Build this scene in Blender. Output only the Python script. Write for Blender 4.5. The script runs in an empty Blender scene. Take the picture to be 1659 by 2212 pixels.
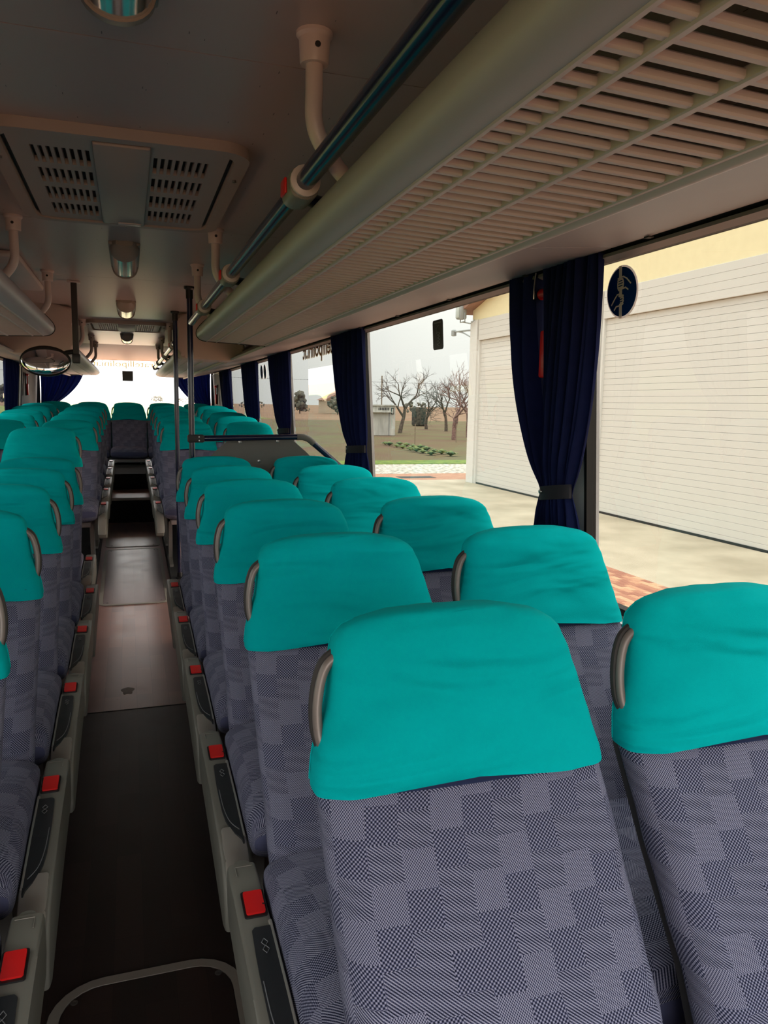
import bpy, bmesh, math, random
from mathutils import Vector, Matrix
PI = math.pi
random.seed(7)
scene = bpy.context.scene
C = scene.collection

# ------------------------------------------------------------------ camera
# world: X right, Y towards the rear of the coach, Z up, aisle floor z = 0
CAMZ = 1.5
def cam_axes(f, vx, vy, roll):
    A = Vector(((vx - 829.5) / f, -(vy - 1106) / f, 1)).normalized()
    u = Vector((math.sin(roll), math.cos(roll), 0))
    U = (u - A * u.dot(A)).normalized()
    X = A.cross(U)
    if X.x < 0: X = -X
    return X, A, U
FPX = 1661.0
X_, A_, U_ = cam_axes(FPX, 278, 865, -0.028)
right = Vector((X_[0], A_[0], U_[0])); up = Vector((X_[1], A_[1], U_[1])); fwd = Vector((X_[2], A_[2], U_[2]))
cd = bpy.data.cameras.new('camera')
cam = bpy.data.objects.new('camera', cd); C.objects.link(cam)
cd.sensor_fit = 'VERTICAL'; cd.sensor_height = 24.0; cd.lens = 24.0 * FPX / 2212.0
cd.clip_start = 0.02; cd.clip_end = 3000
m = Matrix.Identity(4)
for i in range(3):
    m[i][0] = right[i]; m[i][1] = up[i]; m[i][2] = -fwd[i]
m.translation = (0, 0, CAMZ)
cam.matrix_world = m
scene.camera = cam

# ------------------------------------------------------------------ sky, exposure
SKY = 3.0      # zenith radiance of an overcast sky (horizon is a third of it)
w = bpy.data.worlds.new('overcast_sky'); scene.world = w; w.use_nodes = True
nt = w.node_tree; nt.nodes.clear()
tc = nt.nodes.new('ShaderNodeTexCoord'); sp = nt.nodes.new('ShaderNodeSeparateXYZ')
nt.links.new(tc.outputs['Generated'], sp.inputs[0])
mr = nt.nodes.new('ShaderNodeMapRange'); mr.inputs['From Min'].default_value = 0; mr.inputs['From Max'].default_value = 1
mr.inputs['To Min'].default_value = SKY / 3.0; mr.inputs['To Max'].default_value = SKY; mr.clamp = True
nt.links.new(sp.outputs['Z'], mr.inputs['Value'])
nz = nt.nodes.new('ShaderNodeTexNoise'); nz.inputs['Scale'].default_value = 2.2; nz.inputs['Detail'].default_value = 4
nt.links.new(tc.outputs['Generated'], nz.inputs['Vector'])
mr2 = nt.nodes.new('ShaderNodeMapRange'); mr2.inputs['From Min'].default_value = .3; mr2.inputs['From Max'].default_value = .7
mr2.inputs['To Min'].default_value = .93; mr2.inputs['To Max'].default_value = 1.05
nt.links.new(nz.outputs['Fac'], mr2.inputs['Value'])
mu = nt.nodes.new('ShaderNodeMath'); mu.operation = 'MULTIPLY'
nt.links.new(mr.outputs[0], mu.inputs[0]); nt.links.new(mr2.outputs[0], mu.inputs[1])
bg = nt.nodes.new('ShaderNodeBackground'); bg.inputs['Color'].default_value = (1.0, 0.993, 0.98, 1)
nt.links.new(mu.outputs[0], bg.inputs['Strength'])
wo = nt.nodes.new('ShaderNodeOutputWorld'); nt.links.new(bg.outputs[0], wo.inputs[0])
vs = scene.view_settings
vs.view_transform = 'Standard'; vs.look = 'None'; vs.exposure = 2.12; vs.gamma = 1.0; vs.use_curve_mapping = False
scene.cycles.max_bounces = 10; scene.cycles.diffuse_bounces = 5; scene.cycles.glossy_bounces = 4
scene.cycles.transparent_max_bounces = 24; scene.cycles.transmission_bounces = 6
scene.cycles.sample_clamp_indirect = 6.0
scene.cycles.use_denoising = True
scene.cycles.caustics_reflective = False; scene.cycles.caustics_refractive = False

# ------------------------------------------------------------------ helpers
def srgb(r, g, b):
    f = lambda c: (c / 255) / 12.92 if c / 255 <= .04045 else (((c / 255) + .055) / 1.055) ** 2.4
    return (f(r), f(g), f(b))
MATS = {}
def newmat(name):
    mt = bpy.data.materials.new(name); mt.use_nodes = True
    MATS[name] = mt
    return mt, mt.node_tree, mt.node_tree.nodes['Principled BSDF']
def N(nt, typ, **kw):
    n = nt.nodes.new(typ)
    for k, v in kw.items():
        if k in n.inputs: n.inputs[k].default_value = v
        else: setattr(n, k, v)
    return n
def plain(name, col, rough=.5, metal=0, var=0.06, vscale=6.0, bump=0.0, bscale=200.0, coat=0.0, spec=.5):
    """solid colour with a little procedural mottling and optional fine relief"""
    mt, nt, b = newmat(name)
    b.inputs['Roughness'].default_value = rough; b.inputs['Metallic'].default_value = metal
    b.inputs['Specular IOR Level'].default_value = spec
    if coat: b.inputs['Coat Weight'].default_value = coat; b.inputs['Coat Roughness'].default_value = .05
    tc = N(nt, 'ShaderNodeTexCoord')
    nz = N(nt, 'ShaderNodeTexNoise', Scale=vscale, Detail=5.0)
    nt.links.new(tc.outputs['Object'], nz.inputs['Vector'])
    mx = N(nt, 'ShaderNodeMix', data_type='RGBA')
    a = tuple(max(0, c * (1 - var * 2)) for c in col); d = tuple(min(1, c * (1 + var * 2)) for c in col)
    mx.inputs[6].default_value = (*a, 1); mx.inputs[7].default_value = (*d, 1)
    nt.links.new(nz.outputs['Fac'], mx.inputs[0]); nt.links.new(mx.outputs[2], b.inputs['Base Color'])
    if bump:
        n2 = N(nt, 'ShaderNodeTexNoise', Scale=bscale, Detail=3.0)
        nt.links.new(tc.outputs['Object'], n2.inputs['Vector'])
        bp = N(nt, 'ShaderNodeBump', Strength=bump, Distance=.004)
        nt.links.new(n2.outputs['Fac'], bp.inputs['Height']); nt.links.new(bp.outputs[0], b.inputs['Normal'])
    return mt
def two(name, c1, c2, scale, rough=.9, detail=6, lo=.4, hi=.6, bump=.3, stretch=(1, 1, 1), dist=.05):
    mt, nt, b = newmat(name)
    b.inputs['Roughness'].default_value = rough
    tc = N(nt, 'ShaderNodeTexCoord'); mp = N(nt, 'ShaderNodeMapping'); mp.inputs['Scale'].default_value = stretch
    nt.links.new(tc.outputs['Object'], mp.inputs[0])
    nz = N(nt, 'ShaderNodeTexNoise', Scale=scale, Detail=float(detail)); nt.links.new(mp.outputs[0], nz.inputs['Vector'])
    rm = N(nt, 'ShaderNodeMapRange'); rm.inputs['From Min'].default_value = lo; rm.inputs['From Max'].default_value = hi
    nt.links.new(nz.outputs['Fac'], rm.inputs['Value'])
    mx = N(nt, 'ShaderNodeMix', data_type='RGBA'); mx.inputs[6].default_value = (*c1, 1); mx.inputs[7].default_value = (*c2, 1)
    nt.links.new(rm.outputs[0], mx.inputs[0]); nt.links.new(mx.outputs[2], b.inputs['Base Color'])
    if bump:
        bp = N(nt, 'ShaderNodeBump', Strength=bump, Distance=dist)
        nt.links.new(nz.outputs['Fac'], bp.inputs['Height']); nt.links.new(bp.outputs[0], b.inputs['Normal'])
    return mt

def link(o, parent=None):
    C.objects.link(o)
    if parent is not None: o.parent = parent
    return o
def meshobj(name, bm, mat, parent=None, smooth=True, loc=None, angle=35):
    me = bpy.data.meshes.new(name)
    bmesh.ops.recalc_face_normals(bm, faces=bm.faces[:])
    bm.to_mesh(me); bm.free()
    for mt in (mat if isinstance(mat, (list, tuple)) else [mat]): me.materials.append(MATS[mt] if isinstance(mt, str) else mt)
    if smooth:
        me.polygons.foreach_set('use_smooth', [True] * len(me.polygons))
        try: me.set_sharp_from_angle(angle=math.radians(angle))
        except Exception: pass
    o = bpy.data.objects.new(name, me)
    link(o, parent)
    if loc is not None: o.location = loc
    return o
def tag(o, label, cat=None, group=None, kind=None):
    o['label'] = label
    if cat: o['category'] = cat
    if group: o['group'] = group
    if kind: o['kind'] = kind
    return o
def empty(name, loc, label, cat, group=None, rz=0):
    o = bpy.data.objects.new(name, None); o.empty_display_size = .05
    C.objects.link(o); o.location = loc; o.rotation_euler = (0, 0, rz)
    return tag(o, label, cat, group)
def copy_tree(o, parent=None):
    c = o.copy(); C.objects.link(c)
    if parent is not None: c.parent = parent
    for ch in o.children: copy_tree(ch, c)
    return c

def box(bm, x0, x1, y0, y1, z0, z1, bev=0, seg=2):
    r = bmesh.ops.create_cube(bm, size=1)
    vs_ = r['verts']
    for v in vs_:
        v.co = Vector((x0 + (v.co.x + .5) * (x1 - x0), y0 + (v.co.y + .5) * (y1 - y0), z0 + (v.co.z + .5) * (z1 - z0)))
    if bev:
        es = list({e for v in vs_ for e in v.link_edges})
        bmesh.ops.bevel(bm, geom=es, offset=bev, segments=seg, profile=.5, affect='EDGES')
def frame_of(d):
    d = d.normalized()
    a = Vector((0, 0, 1)) if abs(d.z) < .9 else Vector((1, 0, 0))
    u = d.cross(a).normalized(); v = u.cross(d).normalized()
    return u, v
def tube(bm, pts, r, n=12, cap=True, r2=None):
    pts = [Vector(p) for p in pts]; rings = []
    k = len(pts)
    u = v = None
    for i, p in enumerate(pts):
        d = (pts[min(i + 1, k - 1)] - pts[max(i - 1, 0)])
        if u is None: u, v = frame_of(d)
        else:
            dn = d.normalized(); u = (u - dn * u.dot(dn)).normalized(); v = u.cross(dn).normalized()
        rr = r if r2 is None else r + (r2 - r) * i / (k - 1)
        rings.append([bm.verts.new(p + u * rr * math.cos(2 * PI * j / n) + v * rr * math.sin(2 * PI * j / n)) for j in range(n)])
    for a, b in zip(rings, rings[1:]):
        for j in range(n): bm.faces.new((a[j], a[(j + 1) % n], b[(j + 1) % n], b[j]))
    if cap:
        bm.faces.new(rings[0]); bm.faces.new(rings[-1][::-1])
def smooth_path(pts, n=6):
    """Catmull-Rom through pts"""
    P = [Vector(p) for p in pts]; out = []
    for i in range(len(P) - 1):
        p0 = P[max(i - 1, 0)]; p1 = P[i]; p2 = P[i + 1]; p3 = P[min(i + 2, len(P) - 1)]
        for j in range(n):
            t = j / n
            out.append(.5 * ((2 * p1) + (p2 - p0) * t + (2 * p0 - 5 * p1 + 4 * p2 - p3) * t * t + (3 * p1 - p0 - 3 * p2 + p3) * t ** 3))
    out.append(P[-1]); return out
def loft(bm, rings, cap0=True, cap1=True, uvs=None, uvname='UVMap'):
    V = [[bm.verts.new(p) for p in ring] for ring in rings]
    n = len(rings[0]); lay = bm.loops.layers.uv.get(uvname) or bm.loops.layers.uv.new(uvname)
    for i in range(len(V) - 1):
        for j in range(n):
            q = ((i, j), (i, j + 1), (i + 1, j + 1), (i + 1, j))
            f = bm.faces.new([V[a][b % n] for a, b in q])
            if uvs:
                for lp, (a, b) in zip(f.loops, q): lp[lay].uv = uvs[a][b]
    if cap0: bm.faces.new(V[0][::-1])
    if cap1: bm.faces.new(V[-1])
    return V
def prism(bm, poly, axis, a, b, bev=0, seg=2):
    """poly: 2-D points; axis 'x' -> (y,z), 'y' -> (x,z), 'z' -> (x,y); extruded from a to b"""
    def P(p, t):
        return {'x': (t, p[0], p[1]), 'y': (p[0], t, p[1]), 'z': (p[0], p[1], t)}[axis]
    va = [bm.verts.new(P(p, a)) for p in poly]; vb = [bm.verts.new(P(p, b)) for p in poly]
    n = len(poly); fs = [bm.faces.new(va), bm.faces.new(vb[::-1])]
    for j in range(n): fs.append(bm.faces.new((va[j], va[(j + 1) % n], vb[(j + 1) % n], vb[j])))
    if bev:
        es = list({e for f in fs[:2] for e in f.edges})
        bmesh.ops.bevel(bm, geom=es, offset=bev, segments=seg, profile=.5, affect='EDGES')
def sweep(bm, prof, y0, y1, ny=1):
    """open profile (x,z) swept along y"""
    V = [[bm.verts.new((p[0], y0 + (y1 - y0) * k / ny, p[1])) for p in prof] for k in range(ny + 1)]
    for a, b in zip(V, V[1:]):
        for j in range(len(prof) - 1): bm.faces.new((a[j], a[j + 1], b[j + 1], b[j]))
def thick(prof, t):
    """closed polygon from open profile, offset by t"""
    out = []
    for i, p in enumerate(prof):
        a = prof[max(i - 1, 0)]; b = prof[min(i + 1, len(prof) - 1)]
        d = Vector((b[0] - a[0], b[1] - a[1])).normalized()
        out.append((p[0] - d.y * t, p[1] + d.x * t))
    return list(prof) + out[::-1]
def rrect(x0, x1, y0, y1, r, n=6):
    pts = []
    for cx, cy, a0 in ((x1 - r, y1 - r, 0), (x0 + r, y1 - r, 90), (x0 + r, y0 + r, 180), (x1 - r, y0 + r, 270)):
        for k in range(n + 1):
            a = math.radians(a0 + 90 * k / n); pts.append((cx + r * math.cos(a), cy + r * math.sin(a)))
    return pts
def ring_prism(bm, outer, inner, axis, a, b):
    def P(p, t): return {'x': (t, p[0], p[1]), 'y': (p[0], t, p[1]), 'z': (p[0], p[1], t)}[axis]
    L = [[bm.verts.new(P(p, t)) for p in poly] for poly in (outer, inner) for t in (a, b)]
    n = len(outer)
    for s, e in ((0, 1), (1, 3), (3, 2), (2, 0)):
        for j in range(n): bm.faces.new((L[s][j], L[s][(j + 1) % n], L[e][(j + 1) % n], L[e][j]))
def lathe(bm, prof, n=16, origin=(0, 0, 0)):
    """prof [(r,z)]"""
    o = Vector(origin); R = [[bm.verts.new(o + Vector((r * math.cos(2 * PI * j / n), r * math.sin(2 * PI * j / n), z))) for j in range(n)] for r, z in prof]
    for a, b in zip(R, R[1:]):
        for j in range(n): bm.faces.new((a[j], a[(j + 1) % n], b[(j + 1) % n], b[j]))
    bm.faces.new(R[0]); bm.faces.new(R[-1])
def nbm(): return bmesh.new()

# ------------------------------------------------------------------ materials
plain('teal_cloth', (.0, .50, .525), rough=.95, var=.04, vscale=9, bump=.25, bscale=700, spec=.06)
# soft folds for the stretch covers
mt, nt, b = MATS['teal_cloth'], MATS['teal_cloth'].node_tree, MATS['teal_cloth'].node_tree.nodes['Principled BSDF']
tc = N(nt, 'ShaderNodeTexCoord'); mp = N(nt, 'ShaderNodeMapping'); mp.inputs['Scale'].default_value = (2.2, 2.0, 9.0); mp.inputs['Rotation'].default_value = (0, .35, 0)
oi = N(nt, 'ShaderNodeObjectInfo'); ad = N(nt, 'ShaderNodeVectorMath', operation='ADD')
cx_ = N(nt, 'ShaderNodeVectorMath', operation='SCALE'); cx_.inputs['Scale'].default_value = 30.0
cmb = N(nt, 'ShaderNodeCombineXYZ'); nt.links.new(oi.outputs['Random'], cmb.inputs[0]); nt.links.new(cmb.outputs[0], cx_.inputs[0])
nt.links.new(tc.outputs['Object'], mp.inputs[0]); nt.links.new(mp.outputs[0], ad.inputs[0]); nt.links.new(cx_.outputs[0], ad.inputs[1])
nz = N(nt, 'ShaderNodeTexNoise', Scale=1.0, Detail=2.0, Distortion=.6); nt.links.new(ad.outputs[0], nz.inputs['Vector'])
bp = N(nt, 'ShaderNodeBump', Strength=.9, Distance=.06); nt.links.new(nz.outputs['Fac'], bp.inputs['Height'])
old = b.inputs['Normal'].links[0].from_node; nt.links.new(bp.outputs[0], old.inputs['Normal'])

def fabric():
    mt, nt, b = newmat('check_fabric')
    b.inputs['Roughness'].default_value = .95; b.inputs['Specular IOR Level'].default_value = .15
    L = nt.links
    uv = N(nt, 'ShaderNodeUVMap'); uv.uv_map = 'UVMap'
    def M(op, a=None, c=None, d=None):
        n = N(nt, 'ShaderNodeMath', operation=op)
        for i, x in enumerate((a, c, d)):
            if x is None: continue
            if isinstance(x, (int, float)): n.inputs[i].default_value = x
            else: L.new(x, n.inputs[i])
        return n.outputs[0]
    s = N(nt, 'ShaderNodeSeparateXYZ'); L.new(uv.outputs[0], s.inputs[0])
    u, v = s.outputs[0], s.outputs[1]
    CELL = .051
    # cells jog a little so the checks are not a perfect grid
    fu = M('FLOOR', M('DIVIDE', u, CELL))
    fv = M('FLOOR', M('DIVIDE', M('ADD', v, M('MULTIPLY', M('MODULO', fu, 3.0), .011)), CELL * 1.05))
    cmb = N(nt, 'ShaderNodeCombineXYZ'); L.new(fu, cmb.inputs[0]); L.new(fv, cmb.inputs[1])
    wn = N(nt, 'ShaderNodeTexWhiteNoise', noise_dimensions='2D'); L.new(cmb.outputs[0], wn.inputs['Vector'])
    rnd = M('FRACT', M('ADD', M('MULTIPLY', wn.outputs['Value'], .33), M('MULTIPLY', M('ADD', fu, M('MULTIPLY', fv, 2.0)), .3334)))
    K = 2 * PI / .0062
    su = M('SINE', M('MULTIPLY', u, K)); sv = M('SINE', M('MULTIPLY', v, K))
    dots = M('MULTIPLY', su, sv)
    diag = M('SINE', M('MULTIPLY', M('ADD', u, M('MULTIPLY', v, 1.2)), K * 1.05))
    fine = M('MULTIPLY', M('SINE', M('MULTIPLY', u, K * 1.55)), M('SINE', M('MULTIPLY', v, K * 1.3)))
    isA = M('LESS_THAN', rnd, .36); isC = M('GREATER_THAN', rnd, .70)
    isB = M('SUBTRACT', 1.0, M('ADD', isA, isC))
    weave = M('ADD', M('ADD', M('MULTIPLY', dots, isA), M('MULTIPLY', M('MULTIPLY', diag, M('ADD', M('MULTIPLY', dots, .4), .7)), isB)), M('MULTIPLY', fine, isC))
    nz = N(nt, 'ShaderNodeTexNoise', Scale=900.0, Detail=2.0); L.new(uv.outputs[0], nz.inputs['Vector'])
    thr = M('ADD', M('MULTIPLY', isA, -.05), M('MULTIPLY', isC, .08))
    val = M('ADD', M('ADD', M('MULTIPLY', weave, .55), thr), M('ADD', M('MULTIPLY', M('SUBTRACT', nz.outputs['Fac'], .5), .7), .53))
    rp = N(nt, 'ShaderNodeValToRGB'); L.new(val, rp.inputs[0])
    e = rp.color_ramp.elements
    e[0].position = .15; e[0].color = (.010, .012, .028, 1)
    e[1].position = .92; e[1].color = (.42, .42, .55, 1)
    x = e.new(.5); x.color = (.106, .114, .21, 1)
    L.new(rp.outputs[0], b.inputs['Base Color'])
    bp = N(nt, 'ShaderNodeBump', Strength=.5, Distance=.0015); L.new(val, bp.inputs['Height']); L.new(bp.outputs[0], b.inputs['Normal'])
fabric()
plain('navy_strip', srgb(52, 66, 110), rough=.8)
plain('grip_grey', srgb(132, 122, 117), rough=.38, metal=.2)
plain('grip_dark', srgb(52, 48, 47), rough=.6)
plain('module_grey', srgb(122, 120, 113), rough=.42, var=.03)
plain('module_silver', srgb(168, 164, 157), rough=.3, metal=.35, var=.02)
plain('pad_black', srgb(38, 40, 44), rough=.5, bump=.15, bscale=900)
plain('black_plastic', (.008, .008, .009), rough=.45)
plain('line_grey', srgb(120, 122, 126), rough=.5)
plain('buckle_red', (.72, .012, .012), rough=.28, var=.02)
plain('seat_shell', srgb(60, 58, 60), rough=.6)
plain('pan_grey', srgb(176, 165, 162), rough=.45)
plain('leg_steel', srgb(120, 116, 112), rough=.4, metal=.3)
plain('dark_carpet', (.005, .0048, .005), rough=.95, bump=.5, bscale=400)
plain('wall_grey', srgb(212, 212, 212), rough=.7, bump=.15, bscale=300)
plain('wall_dark', srgb(52, 52, 54), rough=.75, bump=.2, bscale=300)
plain('rack_plastic', srgb(172, 163, 170), rough=.45, var=.02, bump=.06, bscale=600)
plain('slat_plastic', srgb(192, 179, 182), rough=.5, var=.02)
plain('cove_plastic', srgb(142, 134, 138), rough=.5, var=.03, bump=.1, bscale=500)
plain('endcap_plastic', srgb(182, 164, 158), rough=.55, var=.02, bump=.08, bscale=500)
plain('bracket_pink', srgb(204, 190, 190), rough=.35, var=.02)
plain('vent_plastic', srgb(168, 157, 153), rough=.5, var=.02)
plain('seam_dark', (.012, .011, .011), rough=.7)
plain('rail_navy', (.005, .012, .05), rough=.2, var=.02, coat=.1, spec=.35)
plain('navy_pole', (.010, .014, .05), rough=.22, var=.02, coat=.5)
plain('clamp_grey', srgb(120, 116, 110), rough=.5)
plain('lamp_chrome', (.72, .72, .70), rough=.13, metal=.85, var=.02)
plain('lamp_cap', srgb(150, 140, 132), rough=.5)
plain('curtain_navy', (.018, .028, .12), rough=.9, var=.1, vscale=30, bump=.3, bscale=900, spec=.2)
plain('tie_black', (.006, .006, .012), rough=.8)
plain('gasket_black', (.006, .006, .006), rough=.6)
plain('sill_silver', srgb(205, 208, 210), rough=.3, metal=.4)
plain('screw_steel', srgb(150, 148, 145), rough=.3, metal=.9)
plain('hatch_ring', srgb(158, 150, 140), rough=.45)
plain('partition_grey', srgb(118, 114, 108), rough=.65, bump=.2, bscale=500)
plain('parapet_tan', srgb(190, 165, 140), rough=.7)
plain('sticker_black', (.010, .014, .013), rough=.3)
plain('mirror_rim', (.01, .009, .009), rough=.4)
plain('mirror_glass', (.85, .85, .86), rough=.03, metal=1.0, var=0)
# exterior
plain('shutter_white', srgb(214, 211, 205), rough=.55, var=.015, vscale=1.5)
plain('frame_white', srgb(224, 223, 219), rough=.5, var=.015)
plain('stucco_yellow', srgb(238, 226, 186), rough=.9, var=.03, bump=.2, bscale=60)
plain('roof_brown', srgb(150, 112, 95), rough=.8)
two('concrete', srgb(178, 166, 144), srgb(206, 194, 172), .9, rough=.85, detail=9, lo=.35, hi=.65, bump=.08)
two('gravel', srgb(150, 140, 125), srgb(232, 226, 214), 6, rough=.95, detail=3, lo=.42, hi=.58, bump=.6)
two('soil', srgb(86, 66, 44), srgb(128, 104, 74), .9, rough=.97, detail=10, lo=.35, hi=.65, bump=.6, dist=.2)
two('soil_green', srgb(104, 80, 56), srgb(102, 100, 56), .22, rough=.97, detail=12, lo=.36, hi=.70, bump=.4, dist=.2)
two('field_grass', srgb(96, 118, 48), srgb(150, 156, 84), .5, rough=.97, detail=9, lo=.35, hi=.65, bump=.3)
two('field_far', srgb(128, 96, 72), srgb(150, 118, 88), .06, rough=.97, detail=8, lo=.3, hi=.7, bump=0)
two('verge_grass', srgb(88, 116, 40), srgb(132, 148, 62), 3, rough=.97, detail=8, lo=.35, hi=.65, bump=.5)
two('hut_paint', srgb(168, 166, 158), srgb(214, 212, 204), 1.6, rough=.9, detail=8, lo=.3, hi=.7, bump=.1, stretch=(1.6, 1.6, .4))
two('bark', srgb(72, 62, 54), srgb(112, 100, 88), 8, rough=.95, bump=.4)
two('bark_red', srgb(104, 78, 72), srgb(150, 118, 110), 8, rough=.95, bump=.4)
two('hay_dark', srgb(48, 48, 44), srgb(92, 88, 76), 5, rough=.97, bump=.6)
two('cabbage', srgb(84, 112, 84), srgb(140, 150, 84), 2.4, rough=.8, bump=.3)
plain('wood_post', srgb(140, 124, 104), rough=.9)
plain('steel_galv', srgb(168, 172, 172), rough=.5, metal=.5)
plain('lamp_glass', srgb(188, 196, 190), rough=.2)
two('far_foliage', srgb(84, 84, 76), srgb(122, 118, 102), .6, rough=.95, bump=.3)
plain('far_house', srgb(190, 172, 150), rough=.9)
for k, c in enumerate((srgb(186, 132, 108), srgb(204, 154, 124), srgb(172, 118, 98), srgb(212, 172, 138))):
    plain('brick_%d' % k, c, rough=.9, var=.08, vscale=14, bump=.25, bscale=120)
def bricktex():
    mt, nt, b = newmat('brick_pavers'); b.inputs['Roughness'].default_value = .9
    tc = N(nt, 'ShaderNodeTexCoord')
    bt = N(nt, 'ShaderNodeTexBrick', Scale=1.0)
    bt.inputs['Color1'].default_value = (*srgb(186, 132, 108), 1); bt.inputs['Color2'].default_value = (*srgb(204, 158, 128), 1)
    bt.inputs['Mortar'].default_value = (*srgb(140, 112, 94), 1)
    bt.inputs['Brick Width'].default_value = .21; bt.inputs['Row Height'].default_value = .105; bt.inputs['Mortar Size'].default_value = .004
    nt.links.new(tc.outputs['Object'], bt.inputs['Vector']); nt.links.new(bt.outputs['Color'], b.inputs['Base Color'])
bricktex()
def vinyl(name, c1, c2, rough, spec=.4):
    """printed wood-strip vinyl floor"""
    mt, nt, b = newmat(name)
    b.inputs['Specular IOR Level'].default_value = spec
    tc = N(nt, 'ShaderNodeTexCoord'); mp = N(nt, 'ShaderNodeMapping'); mp.inputs['Rotation'].default_value = (0, 0, PI / 2)
    nt.links.new(tc.outputs['Object'], mp.inputs[0])
    bt = N(nt, 'ShaderNodeTexBrick', Scale=1.0); bt.inputs['Color1'].default_value = (*c1, 1); bt.inputs['Color2'].default_value = (*c2, 1)
    bt.inputs['Mortar'].default_value = (*[c * .8 for c in c1], 1); bt.inputs['Brick Width'].default_value = .42; bt.inputs['Row Height'].default_value = .078
    bt.inputs['Mortar Size'].default_value = .0008; bt.inputs['Bias'].default_value = -.1
    nt.links.new(mp.outputs[0], bt.inputs['Vector'])
    nz = N(nt, 'ShaderNodeTexNoise', Scale=6.0, Detail=8.0); nt.links.new(tc.outputs['Object'], nz.inputs['Vector'])
    mx = N(nt, 'ShaderNodeMix', data_type='RGBA', blend_type='MULTIPLY'); mx.inputs[0].default_value = .35
    nt.links.new(bt.outputs['Color'], mx.inputs[6]); nt.links.new(nz.outputs['Fac'], mx.inputs[7]); nt.links.new(mx.outputs[2], b.inputs['Base Color'])
    rr = N(nt, 'ShaderNodeMapRange'); rr.inputs['To Min'].default_value = rough - .07; rr.inputs['To Max'].default_value = rough + .1
    nt.links.new(nz.outputs['Fac'], rr.inputs['Value']); nt.links.new(rr.outputs[0], b.inputs['Roughness'])
    n2 = N(nt, 'ShaderNodeTexNoise', Scale=260.0, Detail=3.0); nt.links.new(tc.outputs['Object'], n2.inputs['Vector'])
    bp = N(nt, 'ShaderNodeBump', Strength=.05, Distance=.002); nt.links.new(n2.outputs['Fac'], bp.inputs['Height']); nt.links.new(bp.outputs[0], b.inputs['Normal'])
vinyl('vinyl_dark', (.030, .018, .016), (.050, .028, .024), .42)
vinyl('vinyl_red', (.38, .215, .20), (.52, .27, .235), .30, 1.0)
vinyl('vinyl_hatch', (.28, .21, .225), (.34, .245, .255), .30, 1.0)
def ceilmat():
    """padded grey lining with short scattered nicks, as printed on the roof sheets"""
    mt, nt, b = newmat('ceiling_lining'); b.inputs['Roughness'].default_value = .33; b.inputs['Specular IOR Level'].default_value = .8
    tc = N(nt, 'ShaderNodeTexCoord'); L = nt.links
    outs = []
    for rot, sc in ((.9, 44), (-.5, 38)):
        mp = N(nt, 'ShaderNodeMapping'); mp.inputs['Rotation'].default_value = (0, 0, rot); mp.inputs['Scale'].default_value = (1, .16, 1)
        L.new(tc.outputs['Object'], mp.inputs[0])
        vo = N(nt, 'ShaderNodeTexVoronoi', Scale=float(sc)); L.new(mp.outputs[0], vo.inputs['Vector'])
        lt = N(nt, 'ShaderNodeMath', operation='LESS_THAN'); lt.inputs[1].default_value = .048; L.new(vo.outputs['Distance'], lt.inputs[0]); outs.append(lt.outputs[0])
    mxm = N(nt, 'ShaderNodeMath', operation='MAXIMUM'); L.new(outs[0], mxm.inputs[0]); L.new(outs[1], mxm.inputs[1])
    mx = N(nt, 'ShaderNodeMix', data_type='RGBA'); mx.inputs[6].default_value = (*srgb(180, 165, 164), 1); mx.inputs[7].default_value = (*srgb(84, 76, 76), 1)
    L.new(mxm.outputs[0], mx.inputs[0]); L.new(mx.outputs[2], b.inputs['Base Color'])
ceilmat()
def glass(name, col, refl=1.0):
    mt = bpy.data.materials.new(name); mt.use_nodes = True; MATS[name] = mt
    nt = mt.node_tree; nt.nodes.clear()
    t = N(nt, 'ShaderNodeBsdfTransparent'); t.inputs['Color'].default_value = (*col, 1)
    g = N(nt, 'ShaderNodeBsdfGlossy'); g.inputs['Roughness'].default_value = .0; g.inputs['Color'].default_value = (.9, .9, .9, 1)
    lw = N(nt, 'ShaderNodeLayerWeight'); lw.inputs['Blend'].default_value = .5      # Facing: 0 head-on, 1 grazing
    pw = N(nt, 'ShaderNodeMath', operation='POWER'); pw.inputs[1].default_value = 5.0; nt.links.new(lw.outputs['Facing'], pw.inputs[0])
    mu = N(nt, 'ShaderNodeMath', operation='MULTIPLY_ADD'); mu.inputs[1].default_value = .90 * refl; mu.inputs[2].default_value = .035 * refl
    nt.links.new(pw.outputs[0], mu.inputs[0])
    mx = N(nt, 'ShaderNodeMixShader'); nt.links.new(mu.outputs[0], mx.inputs[0]); nt.links.new(t.outputs[0], mx.inputs[1]); nt.links.new(g.outputs[0], mx.inputs[2])
    o = N(nt, 'ShaderNodeOutputMaterial'); nt.links.new(mx.outputs[0], o.inputs[0])
glass('glass_tinted', (.206, .212, .198))
glass('glass_clear', (.95, .96, .95))
glass('letter_brown', (.40, .22, .06), .5)
def film(name, col):
    """thin printed film: part of the light falling on the far side comes through"""
    mt = bpy.data.materials.new(name); mt.use_nodes = True; MATS[name] = mt; nt = mt.node_tree; nt.nodes.clear()
    d = N(nt, 'ShaderNodeBsdfDiffuse'); d.inputs['Color'].default_value = (*col, 1); t = N(nt, 'ShaderNodeBsdfTranslucent'); t.inputs['Color'].default_value = (*col, 1)
    mx = N(nt, 'ShaderNodeMixShader'); mx.inputs[0].default_value = .5; nt.links.new(d.outputs[0], mx.inputs[1]); nt.links.new(t.outputs[0], mx.inputs[2])
    o = N(nt, 'ShaderNodeOutputMaterial'); nt.links.new(mx.outputs[0], o.inputs[0])
film('letter_white', srgb(245, 243, 238)); film('sticker_white', (.95, .90, .90)); film('sticker_blue', (.006, .055, .22))
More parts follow.
